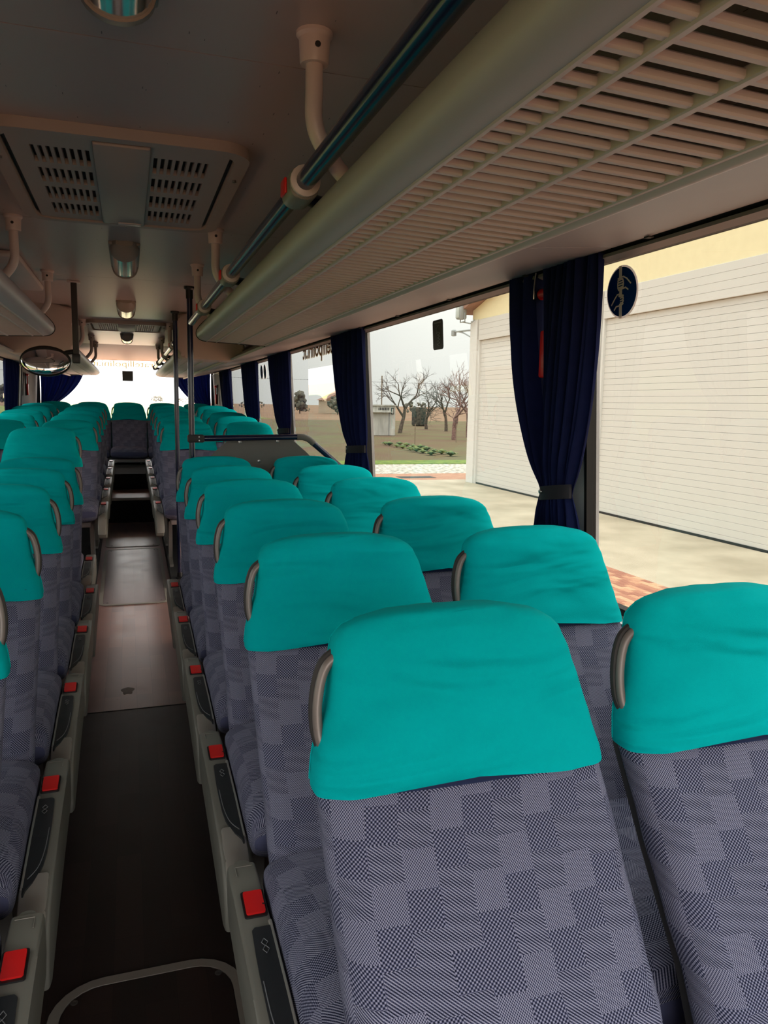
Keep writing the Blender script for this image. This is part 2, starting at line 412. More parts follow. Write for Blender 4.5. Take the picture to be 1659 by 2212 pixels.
glass('letter_pale', (.50, .40, .20), .5); glass('letter_film', (.9, .9, .88), .5)

# ------------------------------------------------------------------ coach shell
YF, YR = -2.4, 12.8          # front and rear of the saloon
ZC = 2.18                    # ceiling
ZS, ZT = .90, 1.93           # window sill and head
def wx(z): return 1.36 - .06 * (z - ZS) / (ZT - ZS)     # side walls lean in slightly
def st(o, label): o['label'] = label; o['kind'] = 'structure'; return o

# floor: dark front sheet, red-brown rear sheet, ramp, steps
def slope(y): return 0 if y < 5.8 else .051 * (y - 5.8)
bm = nbm(); box(bm, -1.40, 1.40, YF, 3.80, -.08, 0)
floor = st(meshobj('floor', bm, 'vinyl_dark', smooth=False), 'dark brown wood-print vinyl floor of the front aisle')
bm = nbm(); prof = [(3.803, -.08), (8.9, -.08), (8.9, slope(8.9)), (5.8, 0), (3.803, 0)]
prism(bm, prof, 'x', -1.40, 1.40)
st(meshobj('floor', bm, 'vinyl_red', smooth=False), 'worn reddish brown vinyl floor of the rear aisle')
st(meshobj('trim_1', (lambda b_: (box(b_, -.27, .27, 3.797, 3.806, 0, .0012), b_)[1])(nbm()), 'seam_dark', smooth=False), 'dark joint line across the aisle floor')
# stain on the rear sheet
# rear steps in the aisle
bm = nbm(); box(bm, -.30, .30, 8.9, 9.75, -.08, .43)
stp = st(meshobj('floor', bm, 'dark_carpet', smooth=False), 'black carpeted step at the rear end of the aisle')
meshobj('step_nosing', (lambda b_: (box(b_, -.295, .295, 8.885, 8.93, .405, .435, .004), b_)[1])(nbm()), 'hatch_ring', stp)
meshobj('tread', (lambda b_: (box(b_, -.295, .295, 8.93, 9.75, .43, .434), b_)[1])(nbm()), 'vinyl_red', stp, smooth=False)
bm = nbm(); box(bm, -.30, .30, 9.75, YR, -.08, .62)
stp = st(meshobj('floor', bm, 'dark_carpet', smooth=False), 'upper black carpeted step before the rear bench')
# raised side platforms for the rear seats
DZR = [(6.30, .10), (6.79, .145), (7.57, .18), (8.35, .21), (9.13, .245), (9.91, .27), (11.0, .29), (YR, .29)]
for s, nm in ((1, 'right'), (-1, 'left')):
    bm = nbm(); y0p = 6.18
    poly = [(y0p, -.06)] + [(y0p, .10)] + DZR[1:] + [(YR, -.06)]
    prism(bm, poly, 'x', s * .285, s * 1.40)
    st(meshobj('floor', bm, 'wall_dark', smooth=False), 'dark raised seat platform behind the door well, ' + ('partition' if s > 0 else 'mirror') + ' side')

# side walls: below the sill, above the windows, pillars
WIN_R = [(-2.2, 2.06), (2.22, 4.40), (4.56, 6.70), (6.86, 8.60), (8.76, 10.85)]
for s, nm in ((1, 'right'), (-1, 'left')):
    word = 'partition' if s > 0 else 'mirror'
    bm = nbm()
    def wquad(y0, y1, z0, z1, t=.05):
        pts = [(s * wx(z0), z0), (s * wx(z1), z1), (s * (wx(z1) + t), z1), (s * (wx(z0) + t), z0)]
        prism(bm, pts, 'y', y0, y1)
    if s > 0: wquad(YF, 4.98, -.5, ZS); wquad(6.14, YR, -.5, ZS); wquad(4.98, 6.14, -.5, .0)
    else: wquad(YF, YR, -.5, ZS)
    wquad(YF, YR, ZT, ZC + .05)
    ys = [YF] + [v for a in WIN_R for v in a] + [YR]
    for k in range(0, len(ys), 2): wquad(ys[k], ys[k + 1], ZS, ZT)
    st(meshobj('wall_' + nm, bm, 'wall_grey', smooth=False), 'grey side wall of the coach on the ' + word + ' side')
    # dark padded lower lining with silver rails
    bm = nbm(); prism(bm, thick([(s * (wx(0) - .004), .02), (s * (wx(.5) - .004), .5), (s * (wx(.84) - .012), .84)], s * -.012), 'y', YF + .02, 4.95 if s > 0 else YR - .1)
    st(meshobj('trim_2' if s > 0 else 'trim_3', bm, 'wall_dark', smooth=False), 'dark padded lining under the windows, ' + word + ' side')
    base = bpy.data.objects['wall_' + nm]
    for z0, z1, mt_ in ((.868, .894, 'sill_silver'), (.842, .868, 'gasket_black'), (.822, .842, 'sill_silver')):
        bm = nbm(); xx = wx(z0); box(bm, min(s * (xx - .045), s * xx), max(s * (xx - .045), s * xx), YF + .05, 11.0, z0, z1, .003)
        meshobj('sill_rail' if 'silver' in mt_ else 'sill_groove', bm, mt_, base)
    if s > 0:
        bm = nbm(); V = [bm.verts.new((wx(z) + .02, y, z)) for y, z in ((4.98, 0), (6.14, 0), (6.14, ZS - .05), (4.98, ZS - .05))]; bm.faces.new(V)
        dr = st(meshobj('door_1', bm, 'glass_clear', smooth=False), 'glazed lower part of the side door in the door well')
        bm = nbm()
        for ya, yb, za, zb in ((4.98, 5.05, 0, ZS - .05), (6.07, 6.14, 0, ZS - .05), (5.53, 5.59, 0, ZS - .05), (4.98, 6.14, 0, .06), (4.98, 6.14, ZS - .12, ZS)): box(bm, 1.355, 1.40, ya, yb, za, zb, .004)
        meshobj('door_frame', bm, 'gasket_black', dr)
    # panes
    for k, (y0, y1) in enumerate(WIN_R):
        bm = nbm()
        V = [bm.verts.new((s * (wx(z) + .02), y, z)) for y, z in ((y0 - .02, ZS - .02), (y1 + .02, ZS - .02), (y1 + .02, ZT + .02), (y0 - .02, ZT + .02))]
        bm.faces.new(V)
        n = k + 1 + (5 if s < 0 else 0)
        wo_ = st(meshobj('window_%d' % n, bm, 'glass_tinted', smooth=False), 'tinted side window, number %d counted from the front door, %s side' % (k + 1, word))
        bm = nbm()
        for (ya, yb, za, zb) in ((y0, y0 + .014, ZS, ZT), (y1 - .014, y1, ZS, ZT)):
            prism(bm, [(s * (wx(za) - .004), za), (s * (wx(zb) - .004), zb), (s * (wx(zb) + .03), zb), (s * (wx(za) + .03), za)], 'y', ya, yb)
        for (za, zb) in ((ZS, ZS + .02), (ZT - .016, ZT)):
            prism(bm, [(s * (wx(za) - .003), za), (s * (wx(zb) - .003), zb), (s * (wx(zb) + .03), zb), (s * (wx(za) + .03), za)], 'y', y0 + .022, y1 - .022)
        meshobj('gasket', bm, 'gasket_black', wo_, smooth=False)

# ceiling: separate sheets with fine joints, curved down to the walls
ceil = st(meshobj('ceiling', (lambda b_: (box(b_, -1.38, 1.38, YF, YR, ZC + .03, ZC + .08), b_)[1])(nbm()), 'seam_dark', smooth=False), 'grey roof lining of the coach in jointed sheets')
cprof = [(-1.36, ZC - .20), (-1.28, ZC - .13), (-1.15, ZC - .06), (-.98, ZC - .015), (-.8, ZC)]
cprof = cprof + [(-x, z) for x, z in cprof[::-1]]
seams = [YF, .1, 1.66, 3.30, 4.72, 6.9, 8.5, 10.2]
for a, b_ in zip(seams, seams[1:]):
    bm = nbm(); prism(bm, thick(cprof, .02), 'y', a + .002, b_ - .002)
    meshobj('roof_sheet', bm, 'ceiling_lining', ceil)
bm = nbm()
rp = [(-1.36, ZC - .20), (-1.15, ZC - .06), (-.8, ZC), (.8, ZC), (1.15, ZC - .06), (1.36, ZC - .20)]
V0 = [bm.verts.new((x, 10.202, z)) for x, z in rp]; V1 = [bm.verts.new((x, YR, z - .07 if abs(x) < 1.3 else z)) for x, z in rp]
V2 = [bm.verts.new((x, 10.202, z + .03)) for x, z in rp]; V3 = [bm.verts.new((x, YR, z - .04 if abs(x) < 1.3 else z + .03)) for x, z in rp]
for j in range(5): bm.faces.new((V0[j], V0[j + 1], V1[j + 1], V1[j])); bm.faces.new((V2[j], V2[j + 1], V3[j + 1], V3[j]))
meshobj('roof_sheet', bm, 'vent_plastic', ceil, smooth=False)

# rear wall with the rear window
bm = nbm()
box(bm, -1.40, 1.40, YR, YR + .06, -.5, 1.20); box(bm, -1.40, 1.40, YR, YR + .06, 2.115, 2.30)
for s in (1, -1): box(bm, min(s * 1.27, s * 1.40), max(s * 1.27, s * 1.40), YR, YR + .06, 1.20, 2.115)
rw = st(meshobj('wall_rear', bm, 'wall_dark', smooth=False), 'dark rear wall of the coach')
bm = nbm(); box(bm, -1.27, 1.27, YR - .22, YR, 1.165, 1.215, .01)
meshobj('parapet', bm, 'parapet_tan', rw)
bm = nbm(); V = [bm.verts.new(p) for p in ((-1.28, YR + .03, 1.19), (1.28, YR + .03, 1.19), (1.28, YR + .03, 2.12), (-1.28, YR + .03, 2.12))]; bm.faces.new(V)
rwin = st(meshobj('window_11', bm, 'glass_clear', smooth=False), 'wide bright rear window above the rear bench')
# front wall with the windscreen (behind the camera)
bm = nbm(); box(bm, -1.40, 1.40, YF - .06, YF, -.5, .35); box(bm, -1.40, 1.40, YF - .06, YF, 2.10, 2.30)
for s in (1, -1): box(bm, min(s * 1.25, s * 1.40), max(s * 1.25, s * 1.40), YF - .06, YF, .35, 2.10)
st(meshobj('wall_front', bm, 'wall_dark', smooth=False), 'dark front bulkhead around the windscreen')
bm = nbm(); V = [bm.verts.new(p) for p in ((-1.26, YF - .03, .34), (1.26, YF - .03, .34), (1.26, YF - .03, 2.11), (-1.26, YF - .03, 2.11))]; bm.faces.new(V)
st(meshobj('window_12', bm, 'glass_clear', smooth=False), 'windscreen of the coach')

# panels between the racks and the window heads (one per side, in lengths)
for s, nm in ((1, 'trim_4'), (-1, 'trim_5')):
    word = 'partition' if s > 0 else 'mirror'
    prof = [(s * 1.300, 1.925), (s * 1.285, 1.905), (s * 1.255, 1.912), (s * 1.235, 1.925), (s * 1.05, 1.888), (s * .86, 1.846), (s * .775, 1.826)]
    root = st(meshobj(nm, (lambda b_: (box(b_, min(s * 1.235, s * 1.30), max(s * 1.235, s * 1.30), YF, 11.6, 1.93, 1.945), b_)[1])(nbm()), 'seam_dark', smooth=False), 'grey-pink panel strip above the windows, %s side' % word)
    for a, b_ in zip((YF, 1.66, 3.85, 6.0, 8.2, 10.3), (1.66, 3.85, 6.0, 8.2, 10.3, 11.9)):
        bm = nbm()
        pa = thick(prof[3:], s * -.012)
        def pr(y, pts): return [(p[0], y + (s * p[0] - 1.0) * .75 * (1 if YF < y < 11.8 else 0), p[1]) for p in pts]
        A = [bm.verts.new(p) for p in pr(a + (.003 if a > YF else 0), pa)]; B = [bm.verts.new(p) for p in pr(b_ - .003, pa)]
        n = len(A); bm.faces.new(A); bm.faces.new(B[::-1])
        for j in range(n): bm.faces.new((A[j], A[(j + 1) % n], B[(j + 1) % n], B[j]))
        meshobj('cover_panel', bm, 'cove_plastic', root)
    bm = nbm(); prism(bm, thick(prof[:3], s * -.01), 'y', YF, 11.8)
    meshobj('head_trim', bm, 'cove_plastic', root)
    bm = nbm()
    for y in [0.4 + .62 * k for k in range(17)]:
        box(bm, min(s * 1.205, s * 1.22), max(s * 1.205, s * 1.22), y, y + .018, 1.9135, 1.9175)
        for v in bm.verts[-8:]: pass
    o = meshobj('screw_slots', bm, 'seam_dark', root, smooth=False); o['kind'] = 'stuff'
    bm = nbm(); prism(bm, thick([(s * .775, 1.832), (s * .86, 1.885), (s * .97, 1.945), (s * 1.10, 2.01), (s * 1.17, 2.07), (s * 1.2, 2.16)], s * .01), 'y', 4.4, 6.4); meshobj('duct_cover', bm, 'cove_plastic', root)
    # duct boxing behind the panel, up to the roof
    bm = nbm(); prism(bm, thick([(s * 1.22, 1.93), (s * 1.16, 2.02), (s * 1.18, 2.12), (s * 1.30, 2.17)], s * .01), 'y', YF, 12.0)
    meshobj('duct', bm, 'cove_plastic', root)

# ------------------------------------------------------------------ luggage racks
RACK = [(.47, 1.985), (.435, 1.965), (.40, 1.933), (.374, 1.898), (.372, 1.868), (.392, 1.846), (.425, 1.838)]
def smooth2(pts, n=4):
    return [(p.x, p.y) for p in smooth_path([(x, z, 0) for x, z in pts], n)]
def make_rack(s, y0, y1, label, slats, name='luggage_rack'):
    root = empty(name, (0, y0, 1.838), label, 'luggage rack')
    Z0 = 1.838
    def L(p): return (s * p[0], p[1] - Z0)
    fas = [L(p) for p in smooth2(RACK)]
    bm = nbm(); prism(bm, thick(fas, s * .012), 'y', 0, y1 - y0)
    meshobj('fascia', bm, 'rack_plastic', root)
    # outer bead and back
    bead = [L(p) for p in smooth2([(.752, 1.826), (.765, 1.818), (.782, 1.824), (.795, 1.838)], 4)]
    bm = nbm(); prism(bm, thick(bead, s * .008), 'y', 0, y1 - y0); meshobj('bead', bm, 'slat_plastic', root)
    bm = nbm(); prism(bm, thick([L(p) for p in ((.80, 1.845), (.95, 1.93), (1.10, 2.0), (1.17, 2.06))], s * .01), 'y', 0, y1 - y0); meshobj('back_shell', bm, 'cove_plastic', root)
    bm = nbm()
    for xr, wr in ((.4815, .011), (.605, .013), (.748, .010), (.428, .010)):
        zz = 1.838 - (xr - .425) * .037
        box(bm, min(s * (xr - wr / 2), s * (xr + wr / 2)), max(s * (xr - wr / 2), s * (xr + wr / 2)), 0, y1 - y0, zz - Z0 - .002, zz - Z0 + .014, .002, 1)
    meshobj('rib', bm, 'slat_plastic', root)
    if slats:
        bm = nbm()
        a, c = (.424, 1.8385 - Z0), (.752, 1.826 - Z0)
        prism(bm, [(s * a[0], a[1] - .0), (s * c[0], c[1]), (s * c[0], c[1] + .011), (s * a[0], a[1] + .011)], 'y', -.0065, .0065)
        bmesh.ops.bevel(bm, geom=bm.edges[:], offset=.0025, segments=1, affect='EDGES')
        first = meshobj('slat', bm, 'slat_plastic', root)
        n = int((y1 - y0) / .0385); first.location = (0, .02, 0)
        for k in range(1, n):
            o = first.copy(); C.objects.link(o); o.parent = root; o.location = (0, .02 + .0385 * k, 0)
    else:
        bm = nbm(); box(bm, min(s * .425, s * .752), max(s * .425, s * .752), 0, y1 - y0, .0, .008); meshobj('bottom_panel', bm, 'slat_plastic', root)
    # plain end plate of the rack
    ep = [L(p) for p in smooth2(RACK)] + [L((.60, 1.832)), L((.752, 1.826))] + bead + [L((.86, 1.875)), L((.98, 1.95)), L((.9, 2.0)), L((.6, 2.0))]
    return root, ep
front_R, ep = make_rack(1, -.88, 4.52, 'long grey luggage rack with slatted underside above the window-side seats', True)
bm = nbm(); prism(bm, ep, 'y', 5.385, 5.402, .003); meshobj('end_plate', bm, 'rack_plastic', front_R)
bm = nbm(); tube(bm, [(x, 5.404, z) for x, z in ep[:30]], .004, 6); meshobj('end_gasket', bm, 'gasket_black', front_R)
bm = nbm(); prism(bm, ep, 'y', -.006, .010, .003); meshobj('end_plate', bm, 'rack_plastic', front_R)
front_L, ep = make_rack(-1, -.88, 4.60, 'grey luggage rack ending just ahead of the round mirror', True)
bm = nbm(); prism(bm, ep, 'y', 5.465, 5.482, .003); meshobj('end_plate', bm, 'rack_plastic', front_L)
bm = nbm(); tube(bm, [(x, 5.484, z) for x, z in ep[:30]], .004, 6); meshobj('end_gasket', bm, 'gasket_black', front_L)
bm = nbm(); prism(bm, ep, 'y', -.006, .010, .003); meshobj('end_plate', bm, 'rack_plastic', front_L)
for s, y0, lab in ((1, 6.55, 'rear luggage rack with tan end cap behind the navy poles'), (-1, 6.45, 'rear luggage rack with tan end cap behind the round mirror')):
    rk, ep = make_rack(s, y0, 11.5, lab, False)
    cap = [(s * .80, -.012), (s * .87, .055), (s * .885, .10), (s * .86, .14), (s * .78, .20), (s * .72, .33), (s * .40, .33), (s * .385, .25), (s * .372, .06), (s * .40, .01), (s * .45, -.004), (s * .62, -.012)]
    cap = smooth2(cap + [cap[0]], 4)[:-1]
    bm = nbm(); prism(bm, cap, 'y', -.30, .03, .02, 3); meshobj('end_cap', bm, 'endcap_plastic', rk)
    bm = nbm(); prism(bm, ep, 'y', 4.935, 4.95, .003); meshobj('end_plate', bm, 'rack_plastic', rk)

# grab rails along the racks, with clamps and red buttons
def rail(s, y0, y1, clamps, label):
    x, z = s * .352, 1.947
    root = empty('grab_rail', (x, y0, z), label, 'handrail')
    bm = nbm(); tube(bm, [(0, (y1 - y0) * k / 8, 0) for k in range(9)], .0195, 20); meshobj('rail_tube', bm, 'rail_navy', root)
    for yc in clamps:
        yy = yc - y0
        bm = nbm(); prof = rrect(-.030, .030, -.034, .030, .022, 5); prism(bm, prof, 'y', yy - .045, yy + .045, .004); c = meshobj('clamp', bm, 'clamp_grey', root)
        bm = nbm(); lathe(bm, [(.028, 0), (.031, .004), (.031, .012), (.027, .014)], 18)
        bmesh.ops.rotate(bm, verts=bm.verts[:], matrix=Matrix.Rotation(PI / 2, 3, 'X')); bmesh.ops.translate(bm, verts=bm.verts[:], vec=(0, yy - .045, 0)); meshobj('collar', bm, 'bracket_pink', c)
        bm = nbm(); box(bm, min(-s * .035, -s * .029), max(-s * .035, -s * .029), yy - .012, yy + .035, -.016, .016, .003); meshobj('stop_button', bm, 'buckle_red', c)
        bm = nbm(); tube(bm, [(s * .01, yy + .035, -.008), (s * .05, yy + .055, -.012), (s * .085, yy + .06, -.016)], .015, 12); meshobj('stand_off', bm, 'navy_pole', c)
    return root
rail(1, -.80, 4.60, (1.66, 2.86, 3.86), 'glossy navy grab rail with red buttons along the slatted rack')
rail(1, 6.3, 11.3, (6.55, 8.0, 9.6, 11.0), 'dark grab rail along the rear rack behind the navy poles')

# ceiling brackets
def bracket(x, y, s, label, bend=.07):
    root = empty('ceiling_bracket', (x, y, ZC), label, 'bracket', 'ceiling brackets holding the rails and racks')
    bm = nbm(); lathe(bm, [(.034, 0), (.034, -.006), (.029, -.012), (.027, -.052), (.0255, -.056), (.018, -.056)], 20); meshobj('socket', bm, 'bracket_pink', root)
    bm = nbm(); lathe(bm, [(.0055, 0), (.0055, .003)], 10)
    bmesh.ops.rotate(bm, verts=bm.verts[:], matrix=Matrix.Rotation(PI / 2, 3, 'X')); bmesh.ops.translate(bm, verts=bm.verts[:], vec=(0, -.0265, -.030)); meshobj('grub_screw', bm, 'seam_dark', root)
    bm = nbm(); tube(bm, smooth_path([(0, 0, -.04), (0, 0, -.10), (0, 0, -.15), (s * .012, .004, -.185), (s * .045, .012, -.225), (s * bend, .02, -.245)], 5), .0165, 14); meshobj('hanger_tube', bm, 'bracket_pink', root)
for y, l in ((1.50, 'pinkish hanger between the big roof hatch and the nearest red button'), (3.24, 'pinkish hanger rod beside the second red rail button'), (4.09, 'pinkish hanger rod just ahead of the tall navy pole')):
    bracket(.345, y, 1, l)
for y, l in ((3.30, 'pinkish hanger rod on the mirror side behind the roof hatch'), (4.60, 'pinkish hanger rod at the end of the mirror-side rack')):
    bracket(-.395, y, -1, l)
for s in (1, -1):
    for k, y in enumerate((7.2, 8.9, 10.0)):
        bracket(s * .36, y, s, 'far hanger rod of the rear rack, %s, %s side' % (('first behind the door well', 'second behind the door well', 'last before the rear window')[k], 'partition' if s > 0 else 'mirror'))

# ------------------------------------------------------------------ ceiling lamps
def dome(y0, y1, label):
    root = empty('ceiling_lamp', (0, y0, ZC), label, 'lamp', 'ceiling lamps along the aisle')
    ln = y1 - y0
    def half(w, d, y):
        return [(w * math.cos(a), y, -.012 - d * math.sin(a) ** .8) for a in [PI * k / 14 for k in range(15)]] + [(-w, y, 0), (w, y, 0)]
    bm = nbm(); loft(bm, [half(.058, .058, .09), half(.058, .060, ln * .5), half(.058, .058, ln - .09)]); meshobj('lens', bm, 'lamp_chrome', root)
    for a, b_ in ((.0, .09), (ln, ln - .09)):
        bm = nbm(); loft(bm, [half(.035, .008, a), half(.056, .035, a + (b_ - a) * .3), half(.0615, .058, a + (b_ - a) * .7), half(.062, .0625, b_)]); meshobj('end_cap', bm, 'lamp_cap', root)
    bm = nbm(); box(bm, -.066, .066, .02, ln - .02, -.014, 0, .004); meshobj('base', bm, 'lamp_cap', root)
dome(.85, 1.50, 'chrome-lensed ceiling lamp ahead of the big roof hatch')
dome(3.62, 4.30, 'chrome-lensed ceiling lamp just behind the big roof hatch')
dome(5.70, 6.36, 'chrome-lensed ceiling lamp just ahead of the far roof vent')
dome(8.5, 9.1, 'chrome-lensed ceiling lamp behind the far roof vent')

# ------------------------------------------------------------------ roof hatch / vent with grilles
def hatch(y0, y1, hw, rows, cols, label, zdrop=.0):
    root = empty('roof_vent', (0, y0, ZC), label, 'roof vent')
    ln = y1 - y0
    r = .09 if ln > .6 else .04
    bm = nbm(); ring_prism(bm, rrect(-hw, hw, 0, ln, r), rrect(-hw + .04, hw - .04, .035, ln - .035, r - .02), 'z', -.028, 0); 
    bmesh.ops.bevel(bm, geom=[e for e in bm.edges if e.is_boundary is False and e.calc_face_angle(0) > 1.2], offset=.008, segments=2, affect='EDGES')
    meshobj('frame', bm, 'vent_plastic', root)
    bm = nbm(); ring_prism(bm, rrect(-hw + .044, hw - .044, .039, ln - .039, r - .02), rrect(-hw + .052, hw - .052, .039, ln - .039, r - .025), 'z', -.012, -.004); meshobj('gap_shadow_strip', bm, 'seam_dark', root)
    # moulded panel with real slots
    x0, x1 = -hw + .055, hw - .055; ya, yb = .045, ln - .045
    gx = [(-hw + .10, -.075 * hw / .32), (.075 * hw / .32, hw - .10)]
    gy0, gy1 = ya + .07 * ln, yb - .045 * ln
    cx = [x0]
    for a, b_ in gx:
        p = (b_ - a) / cols
        for k in range(cols): cx += [a + p * k + p * .22, a + p * (k + 1) - p * .22]
    cx.append(x1); cy = [ya]; p = (gy1 - gy0) / rows
    for k in range(rows): cy += [gy0 + p * k + p * .14, gy0 + p * (k + 1) - p * .14]
    cy.append(yb)
    bm = nbm(); G = [[bm.verts.new((x, y, -.022)) for y in cy] for x in cx]
    for i in range(len(cx) - 1):
        for j in range(len(cy) - 1):
            if i % 2 == 1 and j % 2 == 1: continue
            bm.faces.new((G[i][j], G[i + 1][j], G[i + 1][j + 1], G[i][j + 1]))
    r_ = bmesh.ops.extrude_face_region(bm, geom=bm.faces[:])
    bmesh.ops.translate(bm, verts=[v for v in r_['geom'] if isinstance(v, bmesh.types.BMVert)], vec=(0, 0, .016))
    meshobj('grille_panel', bm, 'vent_plastic', root, smooth=False)
    bm = nbm(); box(bm, x0, x1, ya, yb, -.003, -.001); meshobj('dark_backing', bm, 'seam_dark', root, smooth=False)
    bm = nbm(); box(bm, -.07 * hw / .32, .07 * hw / .32, ya + .01, yb - .01, -.032, -.018, .006); c = meshobj('centre_panel', bm, 'vent_plastic', root)
    if ln > .6:
        bm = nbm(); box(bm, -.02, .062, yb - .05, yb - .02, -.036, -.030, .003); meshobj('latch', bm, 'bracket_pink', c)
    for sx in (1, -1):
        bm = nbm(); lathe(bm, [(.006, -.034), (.006, -.026)], 8, (sx * (hw - .02), .25 * ln, 0)); meshobj('screw', bm, 'screw_steel', root)
hatch(2.16, 3.20, .335, 4, 8, 'large pinkish roof hatch with two slotted grilles, nearer the front')
hatch(7.15, 7.95, .34, 5, 9, 'smaller-looking far roof vent with two slotted grilles ahead of the rear window')
# small pale plastic boxes on the roof at the mirror side
bm = nbm(); box(bm, -.62, -.47, 4.05, 5.2, ZC - .035, ZC, .012)
tag(meshobj('roof_panel', bm, 'bracket_pink'), 'pale raised panel on the roof above the mirror-side rack', 'panel')

# ------------------------------------------------------------------ poles, partition
def pole(x, y, z0, label):
    root = empty('stanchion_pole', (x, y, z0), label, 'pole')
    bm = nbm(); tube(bm, [(0, 0, 0), (0, 0, (ZC - z0) / 2), (0, 0, ZC - z0 - .01)], .0175, 18); meshobj('pole_tube', bm, 'navy_pole', root)
    bm = nbm(); lathe(bm, [(.021, ZC - z0 - .07), (.0215, ZC - z0 - .02), (.032, ZC - z0 - .012), (.032, ZC - z0)], 18); meshobj('ceiling_socket', bm, 'black_plastic', root)
    bm = nbm(); lathe(bm, [(.035, 0), (.035, .01), (.022, .016), (.021, .05)], 18); meshobj('floor_socket', bm, 'black_plastic', root)
    return root
p1 = pole(.362, 4.87, 0, 'tall navy pole carrying the horizontal barrier rail')
pole(.352, 6.215, .10, 'second navy pole standing behind the door well')
pr = empty('barrier_rail', (.362, 4.87, 1.275), 'navy barrier rail bending down to the window wall', 'handrail')
bm = nbm(); tube(bm, [(.02, 0, 0), (.35, 0, .006), (.665, 0, .012)], .0185, 16); meshobj('rail_tube', bm, 'navy_pole', pr)
bm = nbm(); tube(bm, smooth_path([(.655, 0, .012), (.70, 0, .010), (.735, 0, -.004), (.765, 0, -.03)], 5), .0205, 16); meshobj('elbow', bm, 'clamp_grey', pr)
bm = nbm(); tube(bm, [(.76, 0, -.026), (.86, 0, -.11), (.955, 0, -.19)], .0185, 16); meshobj('rail_tube', bm, 'navy_pole', pr)
bm = nbm(); lathe(bm, [(.03, -.006), (.03, .006)], 14, (0, 0, 0)); bmesh.ops.rotate(bm, verts=bm.verts[:], matrix=Matrix.Rotation(PI / 2, 3, 'Y')); bmesh.ops.translate(bm, verts=bm.verts[:], vec=(.962, 0, -.197)); meshobj('wall_flange', bm, 'clamp_grey', pr)
bm = nbm(); box(bm, -.026, .075, -.026, .026, -.024, .024, .010); c = meshobj('clamp', bm, 'grip_dark', pr)
for dz in (.011, -.011):
    bm = nbm(); lathe(bm, [(.004, 0), (.004, .002)], 8); bmesh.ops.rotate(bm, verts=bm.verts[:], matrix=Matrix.Rotation(PI / 2, 3, 'X')); bmesh.ops.translate(bm, verts=bm.verts[:], vec=(.042, -.0262, dz)); meshobj('screw', bm, 'screw_steel', c)
pt = empty('partition_panel', (.8, 4.91, 0), 'grey partition panel with cut-off top corners under the barrier rail', 'partition')
poly = [(-.40, .02), (-.40, 1.07), (-.295, 1.19), (-.215, 1.262), (.19, 1.274), (.285, 1.19), (.50, .98), (.50, .02)]
bm = nbm(); prism(bm, poly, 'y', 0, .022, .004); meshobj('board', bm, 'partition_grey', pt)
for x, z in ((-.02, 1.13), (.10, 1.258), (-.14, 1.252)):
    bm = nbm(); lathe(bm, [(.011, 0), (.010, .003), (.004, .004)], 12); bmesh.ops.rotate(bm, verts=bm.verts[:], matrix=Matrix.Rotation(PI / 2, 3, 'X')); bmesh.ops.translate(bm, verts=bm.verts[:], vec=(x, 0, z)); meshobj('bolt', bm, 'screw_steel', pt)

# ------------------------------------------------------------------ round interior mirror on its post
mr_ = empty('interior_mirror', (-.285, 4.93, ZC), 'oval convex mirror hanging from a dark roof post', 'mirror')
bm = nbm(); box(bm, -.016, .016, -.022, .022, -.46, 0, .004); meshobj('post', bm, 'grip_dark', mr_)
bm = nbm(); box(bm, -.035, .035, -.03, .03, -.012, 0, .003); meshobj('roof_plate', bm, 'bracket_pink', mr_)
bm = nbm(); tube(bm, [(0, 0, -.40), (-.05, -.01, -.41), (-.11, -.02, -.44)], .014, 10); meshobj('arm', bm, 'black_plastic', mr_)
bm = nbm(); box(bm, -.022, .022, -.028, .028, -.47, -.415, .006); meshobj('joint', bm, 'black_plastic', mr_)
def lens(bm, rx, rz, bulge, back, n=28, m_=7):
    rings = []
    for i in range(m_ + 1):
        t = i / m_
        rings.append([Vector((rx * math.sin(t * PI / 2) * math.cos(a), -bulge * math.cos(t * PI / 2), rz * math.sin(t * PI / 2) * math.sin(a))) for a in [2 * PI * k / n for k in range(n)]])
    rings[0] = [p * .02 + Vector((0, -bulge, 0)) * .98 for p in rings[1]]
    if back: rings.append([Vector((p.x, back, p.z)) for p in rings[-1]])
    loft(bm, rings)
bm = nbm(); lens(bm, .138, .088, .012, .035); bmesh.ops.translate(bm, verts=bm.verts[:], vec=(-.165, -.02, -.463))
mb = meshobj('housing', bm, 'mirror_rim', mr_)
bm = nbm(); lens(bm, .130, .081, .026, 0); bmesh.ops.rotate(bm, verts=bm.verts[:], matrix=Matrix.Rotation(-.28, 3, 'X')); bmesh.ops.translate(bm, verts=bm.verts[:], vec=(-.165, -.030, -.463)); meshobj('mirror_face', bm, 'mirror_glass', mb)

